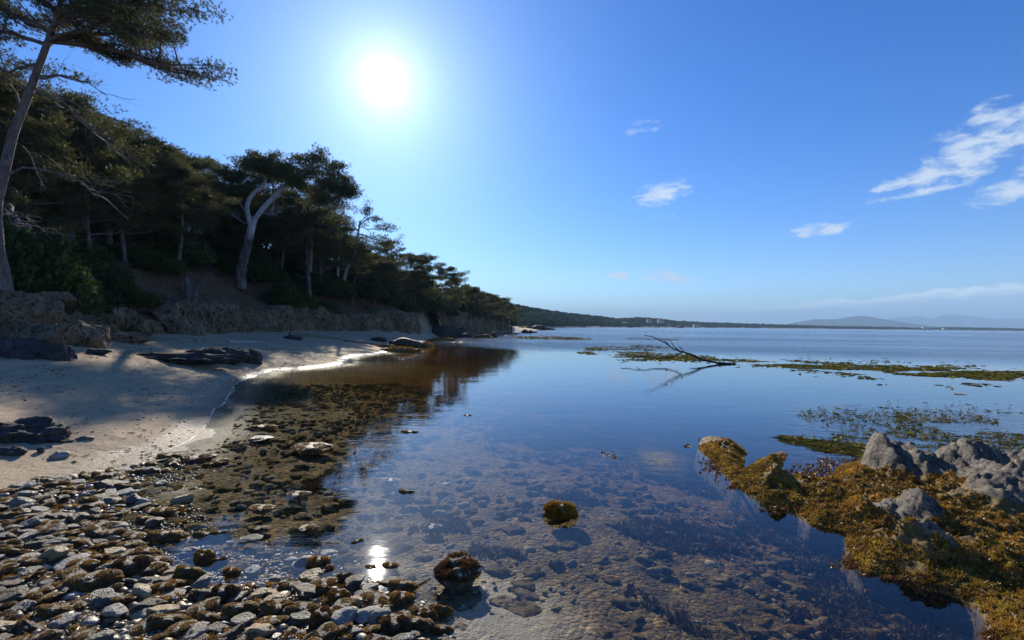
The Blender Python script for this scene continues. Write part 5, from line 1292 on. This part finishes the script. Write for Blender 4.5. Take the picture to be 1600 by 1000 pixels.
# brown weed growing on the bed, in drifts towards the outcrop
q = scatter(26000, bed_poly, lambda q: water_test(q) & (fbm(q * 1.5, 3, 91) + 0.22 * (q[:, 0] - 1.2) / 1.5 + 0.25 * fbm(q * 6, 2, 92) > 0.12))
hq = height(q[:, 0], q[:, 1], False)
mq = hq < -0.07; q, hq = q[mq], hq[mq]
P = np.column_stack([q, hq + .05 * rng.random(len(q)) * np.clip(-hq * 3, 0, 1)])
V, Fc, C = tufts(P, np.tile([0, 0, .6], (len(P), 1)), 5, .045, .022, rng, .9, (0.7 + .5 * rng.random((len(P), 1))) * np.ones((1, 3)))
tag(link('submerged_seaweed', make_mesh('submerged_seaweed', V, Fc, M_submerged, C, False)), 'dark brown seaweed growing on the bed under the clear water', 'seaweed', kind='stuff')

# ------------------------------------------------------------------ seagrass lying on the surface
def seagrass(label, beds, n, ln, wd, rise=.12, keep=0.0, seed=1, along=(1, 0.1)):
    rng = np.random.default_rng(seed); P = []
    for (x0, y0, x1, y1, hw, wgt) in beds:
        k = int(n * wgt); t_ = rng.random(k); e = rng.normal(size=k) * .5
        for a, b in zip(t_, e):
            px = x0 + (x1 - x0) * a; py = y0 + (y1 - y0) * a + b * hw * (math.sin(min(1, a * 1.02) * math.pi) ** .4 + .15)
            P.append(onz(px, py))
    P = np.array(P); f = fbm(P * np.array([.55, .9]), 3, seed + 5); P = P[f > keep]; k = len(P)
    th = np.arctan2(along[1], along[0]) + rng.normal(size=k) * .7 + (rng.random(k) > .5) * np.pi
    lift = rng.random(k) ** 3 * rise
    D = np.column_stack([np.cos(th), np.sin(th), lift]); D /= np.linalg.norm(D, axis=1)[:, None]
    L = ln * rng.uniform(.4, 1.3, k)[:, None]; S_ = np.column_stack([-np.sin(th), np.cos(th), rng.normal(size=k) * .8]) * wd
    b = np.column_stack([P, np.full(k, .003)]); mid = b + D * L * .55 + np.array([0, 0, 1]) * (lift[:, None] * L * .35); tip = b + D * L * np.array([1, 1, .3])
    V = np.stack([b - S_ * .5, b + S_ * .5, mid + S_ * .5, mid - S_ * .5, tip], 1).reshape(-1, 3)
    i0 = np.arange(k)[:, None] * 5
    Fc = np.concatenate([i0 + [0, 1, 2], i0 + [0, 2, 3], i0 + [3, 2, 4]])
    C = np.repeat(rng.uniform(.5, 1.5, (k, 1)) * np.column_stack([rng.uniform(.8, 1.5, k), np.ones(k), rng.uniform(.6, 1.1, k)]), 5, axis=0)
    tag(link('seagrass', make_mesh('seagrass', V, Fc, M_seagrass, C, False)), label, 'seagrass', kind='stuff')
seagrass('patches of seagrass on the surface round the tips of the dead branch', [(915, 546, 1025, 549, 6, .4), (955, 557, 1090, 559, 6, .5), (905, 552, 930, 555, 4, .08), (985, 540, 1045, 543, 3, .08), (880, 529, 925, 530, 2.5, .25), (980, 529.5, 1060, 531, 1.5, .2), (1040, 557, 1120, 562, 5, .2)], 4000, .2, .028, .16, -.12, 1)
seagrass('long olive band of floating seagrass from the branch to the edge of the bay', [(1120, 564, 1250, 570, 5, .16), (1220, 568, 1330, 576, 8, .22), (1300, 574, 1460, 585, 11, .42), (1440, 584, 1575, 590, 13, .40), (1560, 586, 1760, 590, 6, .16), (1380, 575, 1600, 580, 5, .12)], 8000, .2, .028, .14, -.10, 2)
seagrass('thin lines of seagrass near the headland rocks', [(800, 527, 905, 529, 2.2, .5), (790, 520, 812, 522, 1.5, .2), (700, 520, 800, 524, 1.2, .12), (855, 512.9, 890, 513.2, .6, .2)], 2200, .3, .10, .3, -.2, 3)
seagrass('loose dark seagrass tips scattered behind the outcrop', [(1250, 648, 1420, 655, 14, .16), (1400, 650, 1640, 668, 22, .34), (1300, 690, 1620, 700, 40, .5), (1500, 730, 1680, 745, 30, .2), (1400, 672, 1700, 690, 26, .35)], 3600, .085, .009, .45, -.25, 4)
seagrass('dark green seagrass streaming under the back of the outcrop', [(1235, 686, 1310, 702, 6, .45), (1290, 695, 1400, 715, 9, .4), (1480, 735, 1640, 760, 9, .3)], 1800, .22, .012, .10, -.4, 5, (1, -.35))
seagrass('few seagrass tips above the cloud reflection', [(942, 707, 968, 716, 3, 1.0)], 14, .05, .012, 1.5, -2, 6)

# ------------------------------------------------------------------ the dead branch
rng = np.random.default_rng(6)
br = empty('dead_branch', (*onz(1140, 569), 0)); tag(br, 'bare dead branch lying in the calm water among the seagrass', 'branch')
Yb = onz(1140, 569)[1]
def bpath(pp, r0, r1, name, dy=0, nn=5):
    p = smooth_line([at(a, b, Yb + (c[0] if c else 0)) for a, b, *c in pp], nn * len(pp)); p = p - np.array(br.location)
    p[:, 2] = np.maximum(p[:, 2], -.12); p += rng.normal(size=p.shape) * .008
    s = Soup(); V, Fc = tube(p, 0.62 * np.linspace(r0, r1, len(p)) + .010, 7, .25, rng); s.add(V, Fc); link(name, s.mesh(name, M_bark_dark), br)
M_bark_dark = mat('wet dark bark', m_bark((0.02, 0.016, 0.013, 1), (0.07, 0.055, 0.042, 1), 8))
bpath([(1150, 569.5), (1138, 568.3), (1120, 567), (1098, 562), (1080, 554), (1067, 549.5)], .075, .045, 'main_limb')
bpath([(1067, 550), (1052, 545), (1043, 538), (1030, 531), (1018, 526), (1007, 523.5)], .036, .010, 'twig')
bpath([(1062, 548), (1054, 542), (1048, 533)], .018, .006, 'twig'); bpath([(1046, 541), (1042, 536), (1037, 532)], .014, .005, 'twig'); bpath([(1067, 549), (1065, 545), (1062, 543)], .016, .006, 'twig')
bpath([(1067, 550), (1058, 555), (1045, 558.5), (1028, 559.5), (1010, 557), (996, 556.5, 0), (985, 562, -.6), (970, 567, -1.4)], .036, .008, 'twig')
bpath([(1005, 557), (998, 559), (994, 561.5)], .012, .004, 'twig'); bpath([(1041, 558.5), (1041.5, 555)], .015, .008, 'twig')
bpath([(1100, 563), (1088, 563, -.3), (1078, 565.2, -.8)], .035, .015, 'twig'); bpath([(1126, 567.5), (1122, 571)], .02, .01, 'twig'); bpath([(1127, 567), (1124, 564)], .02, .01, 'twig')

# ------------------------------------------------------------------ driftwood, stump, litter
def log(px0, py0, px1, py1, r, label, z=None, m=M_drift, wob=.02, name='driftwood', lift=.3):
    a, b = (hit(px0, py0)[:2], hit(px1, py1)[:2]) if z is None else (onz(px0, py0, z), onz(px1, py1, z))
    t_ = np.linspace(0, 1, 14)[:, None]; P = a * (1 - t_) + b * t_
    zs = height(P[:, 0], P[:, 1]) if z is None else np.full(14, z)
    P = np.column_stack([P, zs + r * lift]); P[:, :2] += np.cumsum(rng.normal(size=(14, 2)), 0) * wob * r
    s = Soup(); V, Fc = tube(P - P[0], np.linspace(r, r * .6, 14) * (1 + .2 * rng.random(14)), 9, .3, rng); s.add(V, Fc)
    tag(link(name, s.mesh(name, m), None, P[0]), label, 'driftwood')
log(452, 524, 534, 531, .14, 'long dark driftwood log across the upper beach below the cliff'); log(536, 533, 600, 541, .10, 'thinner dark log continuing from the long one towards the water')
log(356, 535, 412, 535, .05, 'straight pale plank lying on the shaded upper beach', m=M_bark_pale); log(612, 530, 640, 533, .06, 'short dark log near the end of the cliff')
log(545, 690, 606, 688, .010, 'pale straight stick floating across the edge of the pine reflection', z=.0, m=M_bark_pale, lift=.5); log(648, 918, 673, 905, .008, 'short knobbly twig in the water beside the dark boulder', z=.0, lift=.5)
log(536, 802, 562, 800, .005, 'thin twig floating above the sun glint', z=.0)
GT = 'broken reed stems in the dark inlet'
for i, (a, b, c, d) in enumerate([(262, 938, 300, 946), (285, 950, 320, 942), (248, 965, 262, 948), (300, 948, 292, 962), (238, 975, 256, 985), (318, 960, 300, 972)]):
    log(a, b, c, d, .0045, ('longest broken reed stem, reaching from the inlet to the spit', 'second long reed stem, parallel below the longest one', 'short reed stem at the landward edge of the inlet', 'reed stem standing across the tips of the others', 'small broken reed stem lowest in the dark inlet', 'short slanting reed stem by the spit stones')[i], z=.006, m=M_bark_pale, name='reed_stem')
    COL.objects[-1]['group'] = GT
# stump with torn roots on the earth slope
st = at(296, 437, 25.0); gz = H1(st[0], 25.0); ste = empty('tree_stump', (st[0], 25.0, gz)); tag(ste, 'weathered tree stump with torn upright splinters on the earth slope', 'stump')
s = Soup()
for (dx, h_, r_, lx) in [(0, 1.15, .24, -.25), (.30, .80, .14, .15), (-.22, .6, .16, -.3), (.12, .7, .15, .1)]:
    V, Fc = tube(smooth_line([(dx, 0, -.2), (dx + lx * .3, 0, h_ * .5), (dx + lx, .05, h_)], 10), np.linspace(r_, r_ * .25, 10), 8, .5, rng); s.add(V, Fc)
link('trunk', s.mesh('stump_trunk', M_bark), ste)
for k in range(7):
    th = k * .9; s = Soup(); e = np.array([math.cos(th) * .9, math.sin(th) * .9 - .3, -.25 - .2 * (k % 2)])
    V, Fc = tube(bend(np.array([math.cos(th) * .15, math.sin(th) * .15, .12]), e, .1, rng, 7, .3), np.linspace(.07, .02, 7), 6); s.add(V, Fc); link('root', s.mesh('stump_root', M_bark), ste)
# dark eelgrass litter and small bits strewn over the sand
lp = np.array([onz(*q, .3) for q in [(-200, 900), (-200, 640), (100, 575), (300, 552), (420, 548), (600, 552), (520, 566), (430, 582), (350, 610), (310, 660), (200, 730), (60, 750)]])
q = scatter(2600, lp); cl = fbm(q * 1.1, 3, 33); q = q[cl > .02]; hq = height(q[:, 0], q[:, 1])
k = len(q); th = rng.normal(size=k) * .9; L = rng.uniform(.008, .035, k)[:, None] * (1 + .06 * q[:, 1:2])
D = np.column_stack([np.cos(th), np.sin(th)]) * L; S_ = np.column_stack([-np.sin(th), np.cos(th)]) * L * .35; b = np.column_stack([q, hq])
V = np.stack([np.column_stack([q - D, hq + .002]), np.column_stack([q - S_, hq + .012]), np.column_stack([q + D, hq + .004]), np.column_stack([q + S_, hq + .010])], 1).reshape(-1, 3)
i0 = np.arange(k)[:, None] * 4
tag(link('beach_litter', make_mesh('beach_litter', V, np.concatenate([i0 + [0, 1, 2], i0 + [0, 2, 3]]), M_dry_litter if 'M_dry_litter' in globals() else mat('dark litter', m_bark((0.015, 0.01, 0.007, 1), (0.07, 0.045, 0.03, 1), 20)), None, False)), 'dark scraps of leaf litter strewn over the sand', 'litter', kind='stuff')
q = scatter(500, lp); hq = height(q[:, 0], q[:, 1]); s = Soup()
for (x, y), z in zip(q, hq): soup_stone(s, x, y, z, rng.uniform(.008, .022) * (1 + .04 * y), rng, 1.0)
tag(link('sand_pebbles', s.mesh('sand_pebbles', M_pebble)), 'small pebbles dotted over the sand', 'pebbles', kind='stuff')
# litter and fine twigs over the shaded bank
q = np.column_stack([rng.uniform(-26, -4, 60000), rng.uniform(10, 44, 60000)]); dcq = seg_dist(q, CFS); m_ = inside(q, HILLPOLY) & (dcq > .6) & (dcq < 5.5); q = q[m_][:16000]; hq = height(q[:, 0], q[:, 1])
V, Fc, C = tufts(np.column_stack([q, hq]), np.tile([0, -.2, .35], (len(q), 1)), 3, .13, .03, rng, .8)
tag(link('leaf_litter', make_mesh('leaf_litter', V, Fc, mat('brown litter', m_leaf((0.05, 0.03, 0.018, 1), (0.19, 0.13, 0.08, 1), .1, .9)), C, False)), 'brown leaf litter and twigs covering the bank above the cliff', 'litter', kind='stuff')
